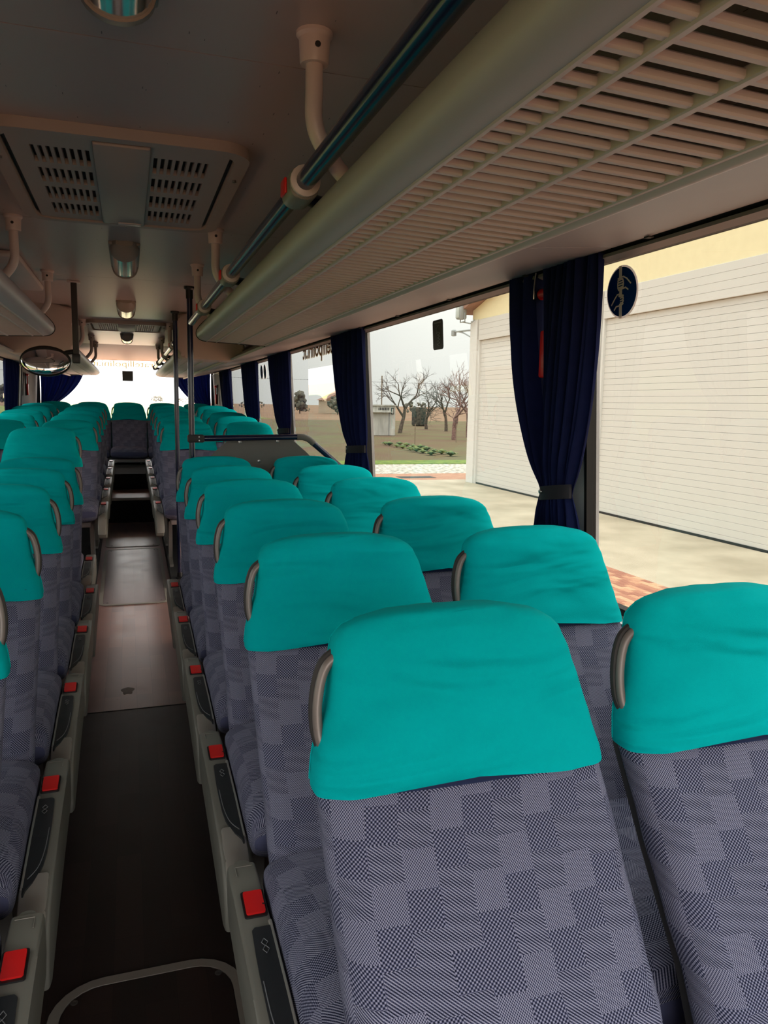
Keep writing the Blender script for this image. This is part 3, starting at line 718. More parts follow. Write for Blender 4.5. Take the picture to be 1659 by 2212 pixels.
# ------------------------------------------------------------------ curtains
def curtain(name, s, yt0, yt1, ym0, ym1, yb0, yb1, zt, ztie, zb, pleats, label, group, seed, x_off=.035, tie=True, rear=False):
    rnd = random.Random(seed)
    nu, nv = pleats * 12, 40
    ph = [rnd.uniform(-.5, .5) for _ in range(pleats + 2)]
    root = None
    bm = nbm(); G = []
    for j in range(nv + 1):
        z = zt + (zb - zt) * j / nv
        if z >= ztie:
            t = (zt - z) / (zt - ztie); e = t ** 2.4
            a = yt0 + (ym0 - yt0) * e; b_ = yt1 + (ym1 - yt1) * e
        else:
            t = min(1, (ztie - z) / (ztie - zb)); e = t ** .7
            a = ym0 + (yb0 - ym0) * e; b_ = ym1 + (yb1 - ym1) * e
        g = 1 - .45 * math.exp(-((z - ztie) / .06) ** 2)
        row = []
        for i in range(nu + 1):
            u = i / nu; k = u * pleats; ki = int(min(k, pleats - 1))
            amp = .027 * (1 + .7 * ph[ki]) * (1.0 + .25 * math.sin(3 * z + ki)) * g
            off = amp * math.sin(2 * PI * (k + .12 * math.sin(2.2 * z + ki * 1.3)))
            y = a + (b_ - a) * (u + .012 * math.sin(5 * z + 9 * u))
            bul = .03 * math.sin(PI * min(1, max(0, (zt - z) / (zt - zb)))) * math.sin(PI * u)
            if rear: row.append(bm.verts.new((y, YR - .06 - bul + off, z)))
            else: row.append(bm.verts.new((s * (wx(z) - x_off - .018 - bul + off), y, z)))
        G.append(row)
    for j in range(nv):
        for i in range(nu): bm.faces.new((G[j][i], G[j][i + 1], G[j + 1][i + 1], G[j + 1][i]))
    r_ = bmesh.ops.solidify(bm, geom=bm.faces[:], thickness=.0025)
    o = tag(meshobj(name, bm, 'curtain_navy', angle=80), label, 'curtain', group)
    if tie:
        n = 20; cy = (ym0 + ym1) / 2; hw = (ym1 - ym0) / 2 + .012
        bm = nbm(); rings = []
        for dz in (-.022, .022):
            for_r = []
            for k in range(n):
                a = 2 * PI * k / n
                q = (cy + hw * math.cos(a)); d = .034 * math.sin(a)
                z = ztie + dz - .012 * math.cos(a)
                for_r.append((q, YR - .075 + d, z) if rear else (s * (wx(ztie) - x_off - .03 + d), q, z))
            rings.append(for_r)
        loft(bm, rings); meshobj('tie_band', bm, 'tie_black', o)
        bm = nbm(); lathe(bm, [(.008, 0), (.007, .004), (.002, .005)], 10)
        if not rear:
            bmesh.ops.rotate(bm, verts=bm.verts[:], matrix=Matrix.Rotation(-s * PI / 2, 3, 'Y')); bmesh.ops.translate(bm, verts=bm.verts[:], vec=(s * (wx(ztie) - x_off - .063), cy + hw * .45, ztie))
            meshobj('press_stud', bm, 'screw_steel', o)
    return o
GC = 'navy curtains tied back along the windows'
ZCT = 1.927
curtain('curtain', 1, 1.90, 2.185, 2.060, 2.195, 2.01, 2.20, ZCT, 1.235, 1.03, 7, 'pleated navy curtain tied beside the oval blue hand-grip sticker', GC, 1, tie=True)
curtain('curtain', 1, 2.262, 2.45, 2.185, 2.225, 2.20, 2.32, ZCT, 1.235, 1.03, 3, 'smooth navy curtain half hiding the red hammer box', GC, 2, x_off=.02, tie=False)
curtain('curtain', 1, 4.19, 4.82, 4.24, 4.58, 4.22, 4.66, ZCT, 1.235, 1.03, 8, 'navy curtain between the lettered window and the black sticker window', GC, 3)
curtain('curtain', 1, 6.29, 7.16, 6.46, 6.88, 6.42, 6.92, ZCT, 1.26, 1.16, 8, 'navy curtain just behind the lettered window', GC, 4)
curtain('curtain', 1, 8.00, 9.00, 8.1, 8.8, 8.1, 8.8, ZCT, 1.30, 1.22, 8, 'navy curtain behind the two small round stickers', GC, 5)
curtain('curtain', 1, 10.2, 11.2, 10.25, 11.0, 10.25, 11.0, ZCT, 1.30, 1.22, 8, 'navy side curtain next to the far red hammer, partition side', GC, 6)
curtain('curtain', -1, 9.2, 10.2, 9.4, 10.15, 9.4, 10.1, ZCT, 1.30, 1.22, 8, 'navy side curtain next to the red hammer, mirror side', GC, 7)
curtain('curtain', -1, 4.19, 4.82, 4.24, 4.58, 4.22, 4.66, ZCT, 1.235, 1.03, 8, 'navy curtain beside the tall-backed seat, mirror side', GC, 8)
curtain('curtain', -1, 6.29, 7.16, 6.46, 6.88, 6.42, 6.92, ZCT, 1.26, 1.16, 8, 'navy curtain at the start of the raised platform, mirror side', GC, 9)
curtain('curtain', 1, .66, 1.25, 1.22, 1.26, 1.18, 1.28, 2.09, 1.33, 1.22, 6, 'navy curtain drawn aside at the rear window corner, partition side', GC, 10, rear=True)
curtain('curtain', 1, -.62, -1.25, -1.22, -1.26, -1.18, -1.28, 2.09, 1.33, 1.22, 6, 'navy curtain drawn aside at the rear window corner, mirror side', GC, 11, rear=True)
# curtain hook
bm = nbm(); tube(bm, [(1.215, 2.205, 1.915), (1.212, 2.205, 1.89), (1.208, 2.20, 1.865), (1.21, 2.203, 1.835)], .0025, 8)
tag(meshobj('curtain_hook', bm, 'screw_steel'), 'small steel curtain hook above the red hammer', 'hook')

# ------------------------------------------------------------------ emergency hammers
def hammer(s, y, label, xo=.05, zz=1.83, k=1.0):
    root = empty('emergency_hammer', (s * (wx(zz) - xo), y, zz), label, 'hammer', 'red emergency hammers on the pillars')
    bm = nbm(); tube(bm, [(0, -.02, .03), (0, .045, .03)], .018, 12); meshobj('hammer_head', bm, 'buckle_red', root)
    bm = nbm(); tube(bm, [(0, .044, .03), (0, .075, .03)], .017, 12); meshobj('hammer_tip', bm, 'black_plastic', root)
    bm = nbm(); tube(bm, [(0, 0, .02), (0, 0, -.10)], .0075, 10); meshobj('handle', bm, 'buckle_red', root)
    bm = nbm(); box(bm, -.012, .012, -.03, .03, -.235, -.085, .008); meshobj('holder_box', bm, 'buckle_red', root)
    bm = nbm(); box(bm, min(s * .012, s * .028), max(s * .012, s * .028), -.036, .036, -.24, .06, .005); meshobj('back_plate', bm, 'black_plastic', root)
hammer(1, 2.215, 'red emergency hammer showing between the nearest curtains', xo=.035)
hammer(1, 12.05, 'red emergency hammer on the far dark pillar, partition side', zz=1.70)
hammer(-1, 11.2, 'red emergency hammer on the far dark pillar, mirror side', zz=1.78)
# dark end pillars beside the rear window
for s, n in ((1, 'trim_6'), (-1, 'trim_7')):
    bm = nbm(); y0 = 11.0
    prism(bm, [(s * (wx(ZS) - .01), ZS), (s * (wx(ZT) - .01), ZT), (s * (wx(ZT) + .01), ZT), (s * (wx(ZS) + .01), ZS)], 'y', y0, YR)
    st(meshobj(n, bm, 'wall_dark', smooth=False), 'dark lining of the last pillar, %s side' % ('partition' if s > 0 else 'mirror'))

# ------------------------------------------------------------------ window stickers and lettering
def on_glass(pts2, thick_, y, z, s=1, off=.006):
    """2-D points (a along -y seen from inside, b up) -> list of 3-D points on the inside of the glass"""
    return [Vector((s * (wx(z + b_) + .02 - off), y - a, z + b_)) for a, b_ in pts2]
def patch(bm, poly, y, z, off, t=.0012):
    A = [bm.verts.new(p) for p in on_glass(poly, 0, y, z, 1, off)]; B = [bm.verts.new(p + Vector((t, 0, 0))) for p in on_glass(poly, 0, y, z, 1, off)]
    n = len(A); bm.faces.new(A); bm.faces.new(B[::-1])
    for j in range(n): bm.faces.new((A[j], A[(j + 1) % n], B[(j + 1) % n], B[j]))
def stroke(bm, pts, y, z, off, w_):
    P = [Vector((p[0], p[1])) for p in pts]
    for a, b_ in zip(P, P[1:]):
        d = (b_ - a).normalized(); n = Vector((-d.y, d.x)) * w_ / 2; e = d * w_ * .4
        patch(bm, [a - e + n, a - e - n, b_ + e - n, b_ + e + n], y, z, off)
def hands_sticker(y, z, r, label, group=None):
    root = empty('window_sticker', (wx(z), y, z), label, 'sticker', group)
    def put(name, bm, mt_):
        bmesh.ops.translate(bm, verts=bm.verts[:], vec=(-wx(z), -y, -z)); return meshobj(name, bm, mt_, root, smooth=False)
    circ = lambda rr: [(rr * math.cos(2 * PI * k / 40), rr * math.sin(2 * PI * k / 40)) for k in range(40)]
    bm = nbm(); patch(bm, circ(r), y, z, .006); put('rim', bm, 'sticker_white')
    bm = nbm(); patch(bm, circ(r * .93), y, z, .008); put('disc', bm, 'sticker_blue')
    # drawn in the crop frame of the photograph: centre (830,1000), half size 440 x 770
    f_ = lambda L: [((px - 830) / 440 * r, -(py - 1000) / 770 * r) for px, py in L]
    bm = nbm()
    for L in ([(805, 290), (805, 570)], [(815, 930), (815, 1100)], [(812, 1390), (812, 1720)]): stroke(bm, f_(L), y, z, .0095, r * .16)
    put('grip_bar', bm, 'sticker_white')
    bm = nbm(); lines = [[(1090, 800), (980, 640), (890, 570), (840, 575), (740, 605), (760, 650), (870, 635), (885, 700), (740, 730), (735, 660)],
             [(885, 700), (890, 775), (730, 800), (730, 735)], [(890, 775), (880, 850), (735, 875), (730, 800)], [(880, 850), (865, 915), (760, 945), (735, 875)],
             [(865, 915), (950, 895), (1020, 965)],
             [(555, 1340), (650, 1170), (720, 1065), (770, 1055), (770, 1120), (850, 1095), (885, 1110), (875, 1165), (810, 1180)], [(875, 1165), (890, 1190), (880, 1240), (810, 1250)],
             [(880, 1240), (890, 1270), (870, 1310), (810, 1320)], [(870, 1310), (880, 1350), (840, 1385), (690, 1410), (635, 1495)]]
    for L in lines: stroke(bm, f_(L), y, z, .0095, r * .05)
    put('drawn_hands', bm, 'sticker_white')
    return root
hands_sticker(1.90, 1.825, .072, 'oval-looking blue sticker of two hands gripping a pole')
hands_sticker(8.11, 1.815, .072, 'small far blue round sticker of the pair, beside the far curtain', 'pair of small far round stickers')
hands_sticker(7.91, 1.812, .072, 'small far blue round sticker of the pair, away from the far curtain', 'pair of small far round stickers')
# black sticker with white scribble
bs = empty('window_sticker', (wx(1.815), 3.265, 1.815), 'upright black rounded sticker with white scribbles', 'sticker')
def put2(name, bm, mt_): bmesh.ops.translate(bm, verts=bm.verts[:], vec=(-wx(1.815), -3.265, -1.815)); meshobj(name, bm, mt_, bs, smooth=False)
bm = nbm(); patch(bm, rrect(-.060, .060, -.065, .065, .014), 3.265, 1.815, .006); put2('plate', bm, 'sticker_black')
bm = nbm()
pts = [(.004 + .014 * math.sin(t * 2.1), -.045 + t * .0065) for t in range(0, 10)]
stroke(bm, [(.02, -.05), (-.005, -.042), (.03, -.036), (-.003, -.028), (.03, -.022), (0, -.014), (.028, -.008), (.0, -.002), (.03, .004), (.005, .012), (-.012, .006), (-.01, .018)], 3.265, 1.815, .008, .004)
stroke(bm, [(.034, -.03), (.028, .0), (.02, .012)], 3.265, 1.815, .008, .0022)
stroke(bm, [(-.02, .03), (-.012, .022), (.002, .036), (.02, .04)], 3.265, 1.815, .008, .0022)
stroke(bm, [(-.04, .052), (.042, .052)], 3.265, 1.815, .008, .005)
put2('scribble', bm, 'line_grey')
# dark square sticker on the rear window
bm = nbm(); box(bm, -.085, .075, YR + .018, YR + .022, 1.80, 1.955, 0)
tag(meshobj('window_sticker', bm, 'sticker_black', smooth=False), 'dark square sticker in the middle of the rear window', 'sticker')
def text_mesh(body, size, bold=.0):
    cu = bpy.data.curves.new('lettering', 'FONT'); cu.body = body; cu.size = size; cu.extrude = .0006; cu.offset = bold; cu.resolution_u = 3
    o = bpy.data.objects.new('tmp', cu); C.objects.link(o)
    dg = bpy.context.evaluated_depsgraph_get(); dg.update()
    me = bpy.data.meshes.new_from_object(o.evaluated_get(dg)); bpy.data.objects.remove(o); return me
def lettering(body, size, mat_, mats, label, length, group=None):
    wdt = max(v.co.x for v in text_mesh(body, size).vertices); xscale = length / wdt
    root = None
    for nm, bold, mt_, dx in (('window_lettering', .0, mats[1], 0), ('outline', .007, mats[0], .0016)):
        me = text_mesh(body, size, bold); me.materials.append(MATS[mt_])
        o = bpy.data.objects.new(nm, me)
        if root is None:
            root = o; C.objects.link(o); o.matrix_world = mat_ @ Matrix.Diagonal((xscale, 1, 1, 1)); tag(o, label, 'lettering', group)
        else:
            link(o, root); o.location = (0, 0, dx)
    return root
# reads correctly from outside: text x -> +Y, text y -> +Z, normal -> +X
lz = 1.848
mat_ = Matrix(((0, 0, 1, wx(lz) + .016), (1, 0, 0, 4.90), (0, 1, 0, lz), (0, 0, 0, 1)))
lettering('fratellipolini.it', .165, mat_, ('letter_white', 'letter_brown'), 'brown mirrored web address lettering at the top of the side window', 1.20)
mat_ = Matrix(((-1, 0, 0, .43), (0, 0, 1, YR + .024), (0, 1, 0, 2.02), (0, 0, 0, 1)))
lettering('fratellipolini.it', .13, mat_, ('letter_film', 'letter_pale'), 'pale mirrored web address lettering along the top of the rear window', .95)

# ------------------------------------------------------------------ floor hatches
def fhatch(x0, x1, y0, y1, zf, r, label, tilt=0, panel='vinyl_hatch', screws=True):
    root = empty('floor_hatch', (0, y0, zf), label, 'floor hatch')
    ln = y1 - y0
    bm = nbm(); ring_prism(bm, rrect(x0, x1, 0, ln, r), rrect(x0 + .028, x1 - .028, .028, ln - .028, r * .75), 'z', 0, .004); meshobj('ring', bm, 'hatch_ring', root, smooth=False)
    bm = nbm(); prism(bm, rrect(x0 + .03, x1 - .03, .03, ln - .03, r * .75), 'z', 0, .003); meshobj('lid', bm, panel, root, smooth=False)
    if screws:
        for sx in (x0 + .06, x1 - .06):
            for sy in (.07, ln - .07):
                bm = nbm(); lathe(bm, [(.009, .003), (.009, .0045), (.005, .0046), (.004, .0036)], 12, (sx, sy, 0)); meshobj('screw', bm, 'screw_steel', root)
    root.rotation_euler = (tilt, 0, 0)
fhatch(-.23, .245, 1.20, 1.955, 0, .13, 'grey-ringed floor hatch lid nearest the front of the aisle', panel='vinyl_dark')
TL = math.atan(.051)
fhatch(-.25, .255, 5.84, 7.62, slope(5.84) + .001, .06, 'long shiny floor hatch in the sloping rear aisle', TL)
fhatch(-.25, .255, 7.70, 8.82, slope(7.70) + .001, .06, 'short floor hatch just before the black steps', TL)
# pale worn spot on the vinyl
bm = nbm(); pts = [(.030 * (1 + .15 * math.sin(3 * a) + .12 * math.sin(7 * a)) * math.cos(a), .060 * (1 + .2 * math.cos(2 * a) + .1 * math.sin(5 * a)) * math.sin(a)) for a in [2 * PI * k / 28 for k in range(28)]]
prism(bm, [(x - .045, y + 4.06) for x, y in pts], 'z', .0003, .0009)
plain('stain_tan', srgb(128, 104, 92), rough=.5)
tag(meshobj('floor_stain', bm, 'stain_tan', smooth=False), 'pale worn spot on the reddish floor by the joint', 'stain')

# ------------------------------------------------------------------ seats
# local frame: origin on the floor under the seat centre, y = 0 at the base of the backrest front, -y is where you sit
def lerp(tab, z):
    if z <= tab[0][0]: return tab[0][1]
    for (a, va), (b_, vb) in zip(tab, tab[1:]):
        if z <= b_:
            t = (z - a) / (b_ - a); t = t * t * (3 - 2 * t) * .35 + t * .65
            return va + (vb - va) * t
    return tab[-1][1]
YFRONT = [(.40, -.005), (.50, .0), (.60, .040), (.70, .105), (.80, .175), (.925, .255), (1.02, .290), (1.12, .312), (1.175, .322), (1.207, .345)]
THICK = [(.40, .09), (.50, .105), (.70, .115), (.925, .10), (1.08, .085), (1.16, .072), (1.207, .03)]
HL = [(.40, -.225), (.52, -.236), (.925, -.2435), (.965, -.238), (1.0, -.226), (1.06, -.210), (1.10, -.206), (1.14, -.203), (1.168, -.197), (1.185, -.182), (1.197, -.155), (1.204, -.118), (1.207, -.085)]
HR = [(.40, .225), (.52, .236), (.925, .2435), (1.0, .232), (1.07, .215), (1.12, .201), (1.155, .187), (1.178, .168), (1.193, .138), (1.202, .10), (1.207, .07)]
def sec(z, infl=0, n=44, grow=0.0):
    a = lerp(HL, z) - infl; b_ = lerp(HR, z) + infl; yf = lerp(YFRONT, z) - infl; t = lerp(THICK, z) + 2 * infl
    cx, hw = (a + b_) / 2, (b_ - a) / 2; out = []
    for k in range(n):
        th = 2 * PI * k / n + PI / 2          # starts at the back middle
        c, s_ = math.cos(th), math.sin(th)
        x = math.copysign(abs(c) ** .42, c); y = math.copysign(abs(s_) ** .62, s_)
        front = max(0, -y)
        X = cx + hw * x; Y = yf + t / 2 + (t / 2) * y - front * .012 * (1 - x * x)
        # side bolsters stand slightly proud below the cover
        if front and z < .9: Y -= .010 * math.exp(-((abs(x) - .86) / .12) ** 2) * (1 if z > .5 else 0)
        out.append(Vector((X, Y, z)))
    return out
def uvr(ring, v):
    u = 0; out = [(0, v)]
    for a, b_ in zip(ring, ring[1:] + ring[:1]): u += (b_ - a).length; out.append((u, v))
    return out
def seat_parts(sgn, aisle, tall=0.0, seed=1):
    """returns an Empty with the parts; sgn=+1: handle and module on the -x (aisle) side"""
    rnd = random.Random(seed)
    root = bpy.data.objects.new('coach_seat', None); root.empty_display_size = .05; C.objects.link(root)
    mir = Matrix.Diagonal((sgn, 1, 1, 1))
    def put(name, bm, mt_, parent=root, **kw):
        bm.transform(mir); return meshobj(name, bm, mt_, parent, **kw)
    def sh(ring):     # taller variant: stretch the part above z=.55
        out = []
        for p in ring:
            z = p.z if p.z < .925 else .925 + (p.z - .925) * .885
            out.append(Vector((p.x, p.y, z + tall * min(1, max(0, (p.z - .55) / .35)))))
        return out
    # backrest in check fabric
    zs = [.40, .415, .44, .48, .52, .57, .62, .67, .72, .77, .82, .87, .91, .95, 1.0]
    rings = [sec(z) for z in zs]
    c0 = sum(rings[0], Vector()) / len(rings[0])
    rings[0] = [c0 + (p - c0) * .9 for p in rings[0]]
    arc = [0]
    for a, b_ in zip(zs, zs[1:]): arc.append(arc[-1] + math.hypot(b_ - a, lerp(YFRONT, b_) - lerp(YFRONT, a)))
    rings = [sh(r) for r in rings]
    bm = nbm(); loft(bm, rings, uvs=[uvr(r, v) for r, v in zip(rings, arc)]); bk = put('backrest', bm, 'check_fabric', angle=70)
    # hard shell behind
    bm = nbm(); rr = []
    for z in (.38, .46, .6, .75, .9, 1.0):
        a, b_ = lerp(HL, z) + .012, lerp(HR, z) - .012; y = lerp(YFRONT, z) + lerp(THICK, z)
        rr.append([Vector((a, y - .02, z)), Vector((a, y + .004, z)), Vector((a + .03, y + .016, z)), Vector((b_ - .03, y + .016, z)), Vector((b_, y + .004, z)), Vector((b_, y - .02, z))])
    loft(bm, [sh(r) for r in rr]); put('back_shell', bm, 'seat_shell', bk)
    # stretch cover over the head end, hem a little uneven
    zs = [.922, .930, .942, .96, .98, 1.0, 1.02, 1.045, 1.07, 1.095, 1.12, 1.142, 1.160, 1.174, 1.185, 1.193, 1.199, 1.204, 1.207]
    n = 64; rings = []; p1, p2 = rnd.uniform(-.5, .5), rnd.uniform(0, 6)
    for i, z in enumerate(zs):
        ring = sec(z, .0065, n)
        out = []
        for k, p in enumerate(ring):
            hem = max(0, 1 - (z - .922) / .10)
            fx = p.x / .2435
            lift = (.016 * math.exp(-((fx - p1 * .5) / .55) ** 2) - .006 * abs(fx)) * hem
            wob = .0022 * math.sin(9 * p.x / .1 + 4 * z / .1 + p2) * math.sin(13 * z / .1 - 3 * fx + p2)
            out.append(Vector((p.x, p.y + wob - (.004 * hem if p.y < lerp(YFRONT, z) + .03 else 0), p.z + lift)))
        rings.append(out)
    c1 = sum(rings[-1], Vector()) / n
    rings.append([c1 + (p - c1) * .55 + Vector((0, 0, .003)) for p in rings[-1]])
    rings = [sh(r) for r in rings]
    inner = [Vector((p.x * .985, p.y + (.006 if p.y < .30 else -.006), p.z + .004)) for p in rings[0]]
    bm = nbm(); loft(bm, [inner] + rings, cap0=False); cv = put('headrest_cover', bm, 'teal_cloth', angle=80)
    # seam line of the cover along the handle side
    pth = [sh([sec(z, .0072, n)[int(n * .225)]])[0] for z in zs[:-3]]
    bm = nbm(); tube(bm, pth, .0014, 5); put('side_seam', bm, 'teal_cloth', cv)
    # navy hook-and-loop strip showing under the hem
    r0 = [sec(z, .003, n) for z in (.918, .945)]
    bm = nbm(); lay = range(int(n * .37), int(n * .63))
    A = [[bm.verts.new(sh([r[k]])[0] + Vector((0, -.0015, .006))) for k in lay] for r in r0]
    for j in range(len(A[0]) - 1): bm.faces.new((A[0][j], A[0][j + 1], A[1][j + 1], A[1][j]))
    bmesh.ops.solidify(bm, geom=bm.faces[:], thickness=.0015)
    put('fastening_strip', bm, 'navy_strip', cv)
    # grab handle in the shoulder cut-out
    hp = [(-.226, .315, .968), (-.234, .325, 1.0), (-.235, .333, 1.045), (-.228, .340, 1.09), (-.216, .343, 1.12), (-.192, .344, 1.14)]
    bm = nbm(); tube(bm, sh([Vector(p) for p in smooth_path(hp, 5)]), .0078, 12); g = put('grab_handle', bm, 'grip_grey')
    bm = nbm(); tube(bm, sh([Vector((p[0] - .004, p[1] + .011, p[2] + .003)) for p in smooth_path(hp, 5)]), .0075, 10); put('handle_back', bm, 'grip_dark', g)
    # cushion
    rings = []; ys = [.045, .03, .0, -.06, -.14, -.24, -.34, -.42, -.47, -.505, -.525, -.532]
    hs = [.5, .72, .9, 1, 1, 1, 1.0, 1, .97, .86, .62, .35]
    uv = []
    for y, h in zip(ys, hs):
        top = .566 + .012 * max(0, (-y - .2)) - .006 * math.cos(y * 12); bot = .405; mid = .475; ring = []
        if y < -.46: top -= (-.46 - y) * .12
        for k in range(36):
            th = 2 * PI * k / 36 - PI / 2
            c, s_ = math.cos(th), math.sin(th)
            x = -.012 + .244 * math.copysign(abs(c) ** .38, c) * (.95 + .05 * h); zz = (top - mid if s_ > 0 else mid - bot) * math.copysign(abs(s_) ** .55, s_) * h
            ring.append(Vector((x, y, mid + zz)))
        rings.append(ring); uv.append(uvr(ring, -y))
    bm = nbm(); loft(bm, rings, uvs=uv); put('cushion', bm, 'check_fabric', angle=70)
    bm = nbm(); box(bm, -.205, .205, -.47, .06, .365, .408, .012); put('seat_pan', bm, 'pan_grey')
    # pedestal
    if aisle:
        bm = nbm(); prism(bm, [(-.36, .0), (.02, .0), (.02, .02), (-.12, .06), (-.10, .37), (-.30, .37), (-.26, .06), (-.36, .02)], 'x', -.215, -.185, .004); put('leg', bm, 'leg_steel')
        # side module with buckle and black pad
        pr_ = [(.085, .535), (.075, .548), (-.05, .545), (-.30, .530), (-.45, .512), (-.52, .488), (-.565, .445), (-.59, .395), (-.58, .350), (-.54, .335), (-.45, .36), (-.2, .40), (.06, .42), (.085, .46)]
        pr_ = [(a_, b_ - .048) for a_, b_ in pr_]
        bm = nbm(); prism(bm, pr_, 'x', -.324, -.262, .009, 3); sm = put('side_module', bm, 'module_grey')
        zt = lambda y: .500 if y > -.05 else (.497 + (y + .05) * .06 if y > -.30 else .482 + (y + .30) * .106)
        def slab(x0, x1, y0, y1, lift, t, rr_=.006, curve=0):
            bm = nbm(); poly = rrect(x0, x1, y0, y1, rr_, 4)
            A = [bm.verts.new((p[0], p[1], zt(p[1]) + lift)) for p in poly]; B = [bm.verts.new((p[0], p[1], zt(p[1]) + lift - t)) for p in poly]
            bm.faces.new(A); bm.faces.new(B[::-1])
            for j in range(len(A)): bm.faces.new((A[j], A[(j + 1) % len(A)], B[(j + 1) % len(A)], B[j]))
            return bm
        put('buckle_bezel', slab(-.310, -.264, -.105, -.030, .0035, .010), 'black_plastic', sm, smooth=False)
        put('buckle_button', slab(-.306, -.268, -.099, -.036, .0075, .010, .005), 'buckle_red', sm, smooth=False)
        put('buckle_slot', slab(-.272, -.265, -.080, -.055, .0082, .006, .002), 'black_plastic', sm, smooth=False)
        bm = nbm(); prev = None
        for y, xl in ((-.135, -.296), (-.142, -.302), (-.20, -.304), (-.25, -.305), (-.30, -.305), (-.36, -.304), (-.40, -.300), (-.43, -.293), (-.455, -.284), (-.475, -.272), (-.488, -.256)):
            cur = [bm.verts.new((xl, y, zt(y) - .012)), bm.verts.new((xl, y, zt(y) + .004)), bm.verts.new((-.254 - .011, y, zt(y) + .004)), bm.verts.new((-.254 - .011, y, zt(y) - .012))] if xl < -.27 else [bm.verts.new((-.268, y, zt(y) - .012)), bm.verts.new((-.268, y, zt(y) + .003)), bm.verts.new((-.265, y, zt(y) + .003)), bm.verts.new((-.265, y, zt(y) - .012))]
            if prev:
                for j in range(4): bm.faces.new((prev[j], prev[(j + 1) % 4], cur[(j + 1) % 4], cur[j]))
            else: bm.faces.new(cur)
            prev = cur
        bm.faces.new(prev[::-1])
        pad = put('pad', bm, 'pad_black', sm, smooth=False)
        bm = nbm(); tube(bm, [Vector((p.x, p.y, zt(p.y) + .0045)) for p in smooth_path([(-.301, -.27, 0), (-.299, -.35, 0), (-.290, -.41, 0), (-.272, -.445, 0)], 5)], .0011, 5); put('pad_line', bm, 'line_grey', sm)
        bm = nbm(); d = .010
        for q in ((0, .006, 0), (0, -.012, 1)):
            cx, cy = -.284, -.185 + q[1]
            tube(bm, [(cx, cy + d, zt(cy + d) + .0055), (cx + .006, cy, zt(cy) + .0055), (cx, cy - d, zt(cy - d) + .0055), (cx - .006, cy, zt(cy) + .0055), (cx, cy + d, zt(cy + d) + .0055)], .0009, 4)
        put('diamond_mark', bm, 'line_grey', sm)
        bm = nbm(); tube(bm, [(-.308, .030, zt(.05) + .001), (-.308, .062, zt(.05) + .001), (-.272, .062, zt(.05) + .001)], .0009, 4); put('moulded_line', bm, 'module_silver', sm)
        # silver front nose and edge
        nose = [(-.43, .520), (-.48, .509), (-.53, .484), (-.572, .445), (-.602, .395), (-.608, .375), (-.59, .372), (-.56, .43), (-.52, .465), (-.45, .490)]
        nose = [(a_, b_ - .048) for a_, b_ in nose]
        bm = nbm(); prism(bm, nose, 'x', -.316, -.258, .006, 2); put('nose', bm, 'module_silver', sm)
        bm = nbm(); tube(bm, [(-.2635, y, zt(y) + .001) for y in (-.12, -.2, -.3, -.4, -.47)], .004, 6); put('edge_strip', bm, 'module_silver', sm)
        bm = nbm(); lathe(bm, [(.026, .0), (.030, .01), (.028, .03), (.018, .05)], 14, (-.292, .075, .447)); put('hinge_cap', bm, 'module_grey', sm)
    else:
        bm = nbm(); prism(bm, [(-.33, .0), (-.05, .0), (-.05, .02), (-.14, .05), (-.12, .37), (-.28, .37), (-.25, .05), (-.33, .02)], 'x', .13, .16, .004); put('leg', bm, 'leg_steel')
    return root
PROTO = {}
USED = set()
XA, XW = .500, 1.050
def seat(side, pos, y, dz, label, group, tall=0, dx=0, variant=None):
    aisle = pos != 'W'
    key = (side, aisle, tall, variant if variant is not None else int(y * 7.3) % 3)
    if pos == 'B': key = (1, False, tall, 0)
    if key not in PROTO: PROTO[key] = seat_parts(key[0], key[1], tall, seed=hash(key[3]) + 11); o = PROTO[key]
    else: o = copy_tree(PROTO[key])
    x = side * ((XA if side > 0 else XA + .008) if pos == 'A' else XW) if pos != 'B' else dx
    o.location = (x + (dx if pos != 'B' else 0), y, dz)
    tag(o, label, 'seat', group)
    return o
ORD = ['first', 'second', 'third', 'fourth', 'fifth', 'sixth']
RY = [.78, 1.50, 2.21, 2.93, 3.64, 4.35]
for i, y in enumerate(RY):
    k = ORD[5 - i]
    pre = 'teal-covered check coach seat on the aisle, %s row ahead of the grey partition' % k
    seat(1, 'A', y, 0, pre, 'aisle seats ahead of the partition')
    seat(1, 'W', y + .0, 0, 'teal-covered check coach seat by the window, %s row ahead of the grey partition' % k, 'window seats ahead of the partition')
LY = [1.45, 2.14, 2.86, 3.59, 4.32]
for i, y in enumerate(LY):
    k = ORD[4 - i]
    seat(-1, 'A', y, 0, 'teal-covered check coach seat on the aisle, %s row ahead of the tall-backed seat' % k, 'aisle seats on the mirror side')
    if i > 0: seat(-1, 'W', y, 0, 'teal-covered check coach seat by the window, %s row ahead of the tall-backed seat' % k, 'window seats on the mirror side')
seat(-1, 'A', 5.20, 0, 'tall-backed dark teal coach seat on the aisle below the oval mirror', 'tall-backed seats', tall=.14, dx=-.045)
seat(-1, 'W', 5.20, 0, 'tall-backed coach seat by the window next to the oval mirror', 'tall-backed seats', tall=.14, dx=0)
for i, (y, dz) in enumerate(DZR[1:6]):
    for s, wd in ((1, 'partition'), (-1, 'mirror')):
        for p, wd2 in (('A', 'aisle'), ('W', 'window')):
            seat(s, p, y, dz + .005, 'raised rear coach seat, %s row behind the door well, %s seat on the %s side' % (ORD[i], wd2, wd), 'rear seats on the raised platform')
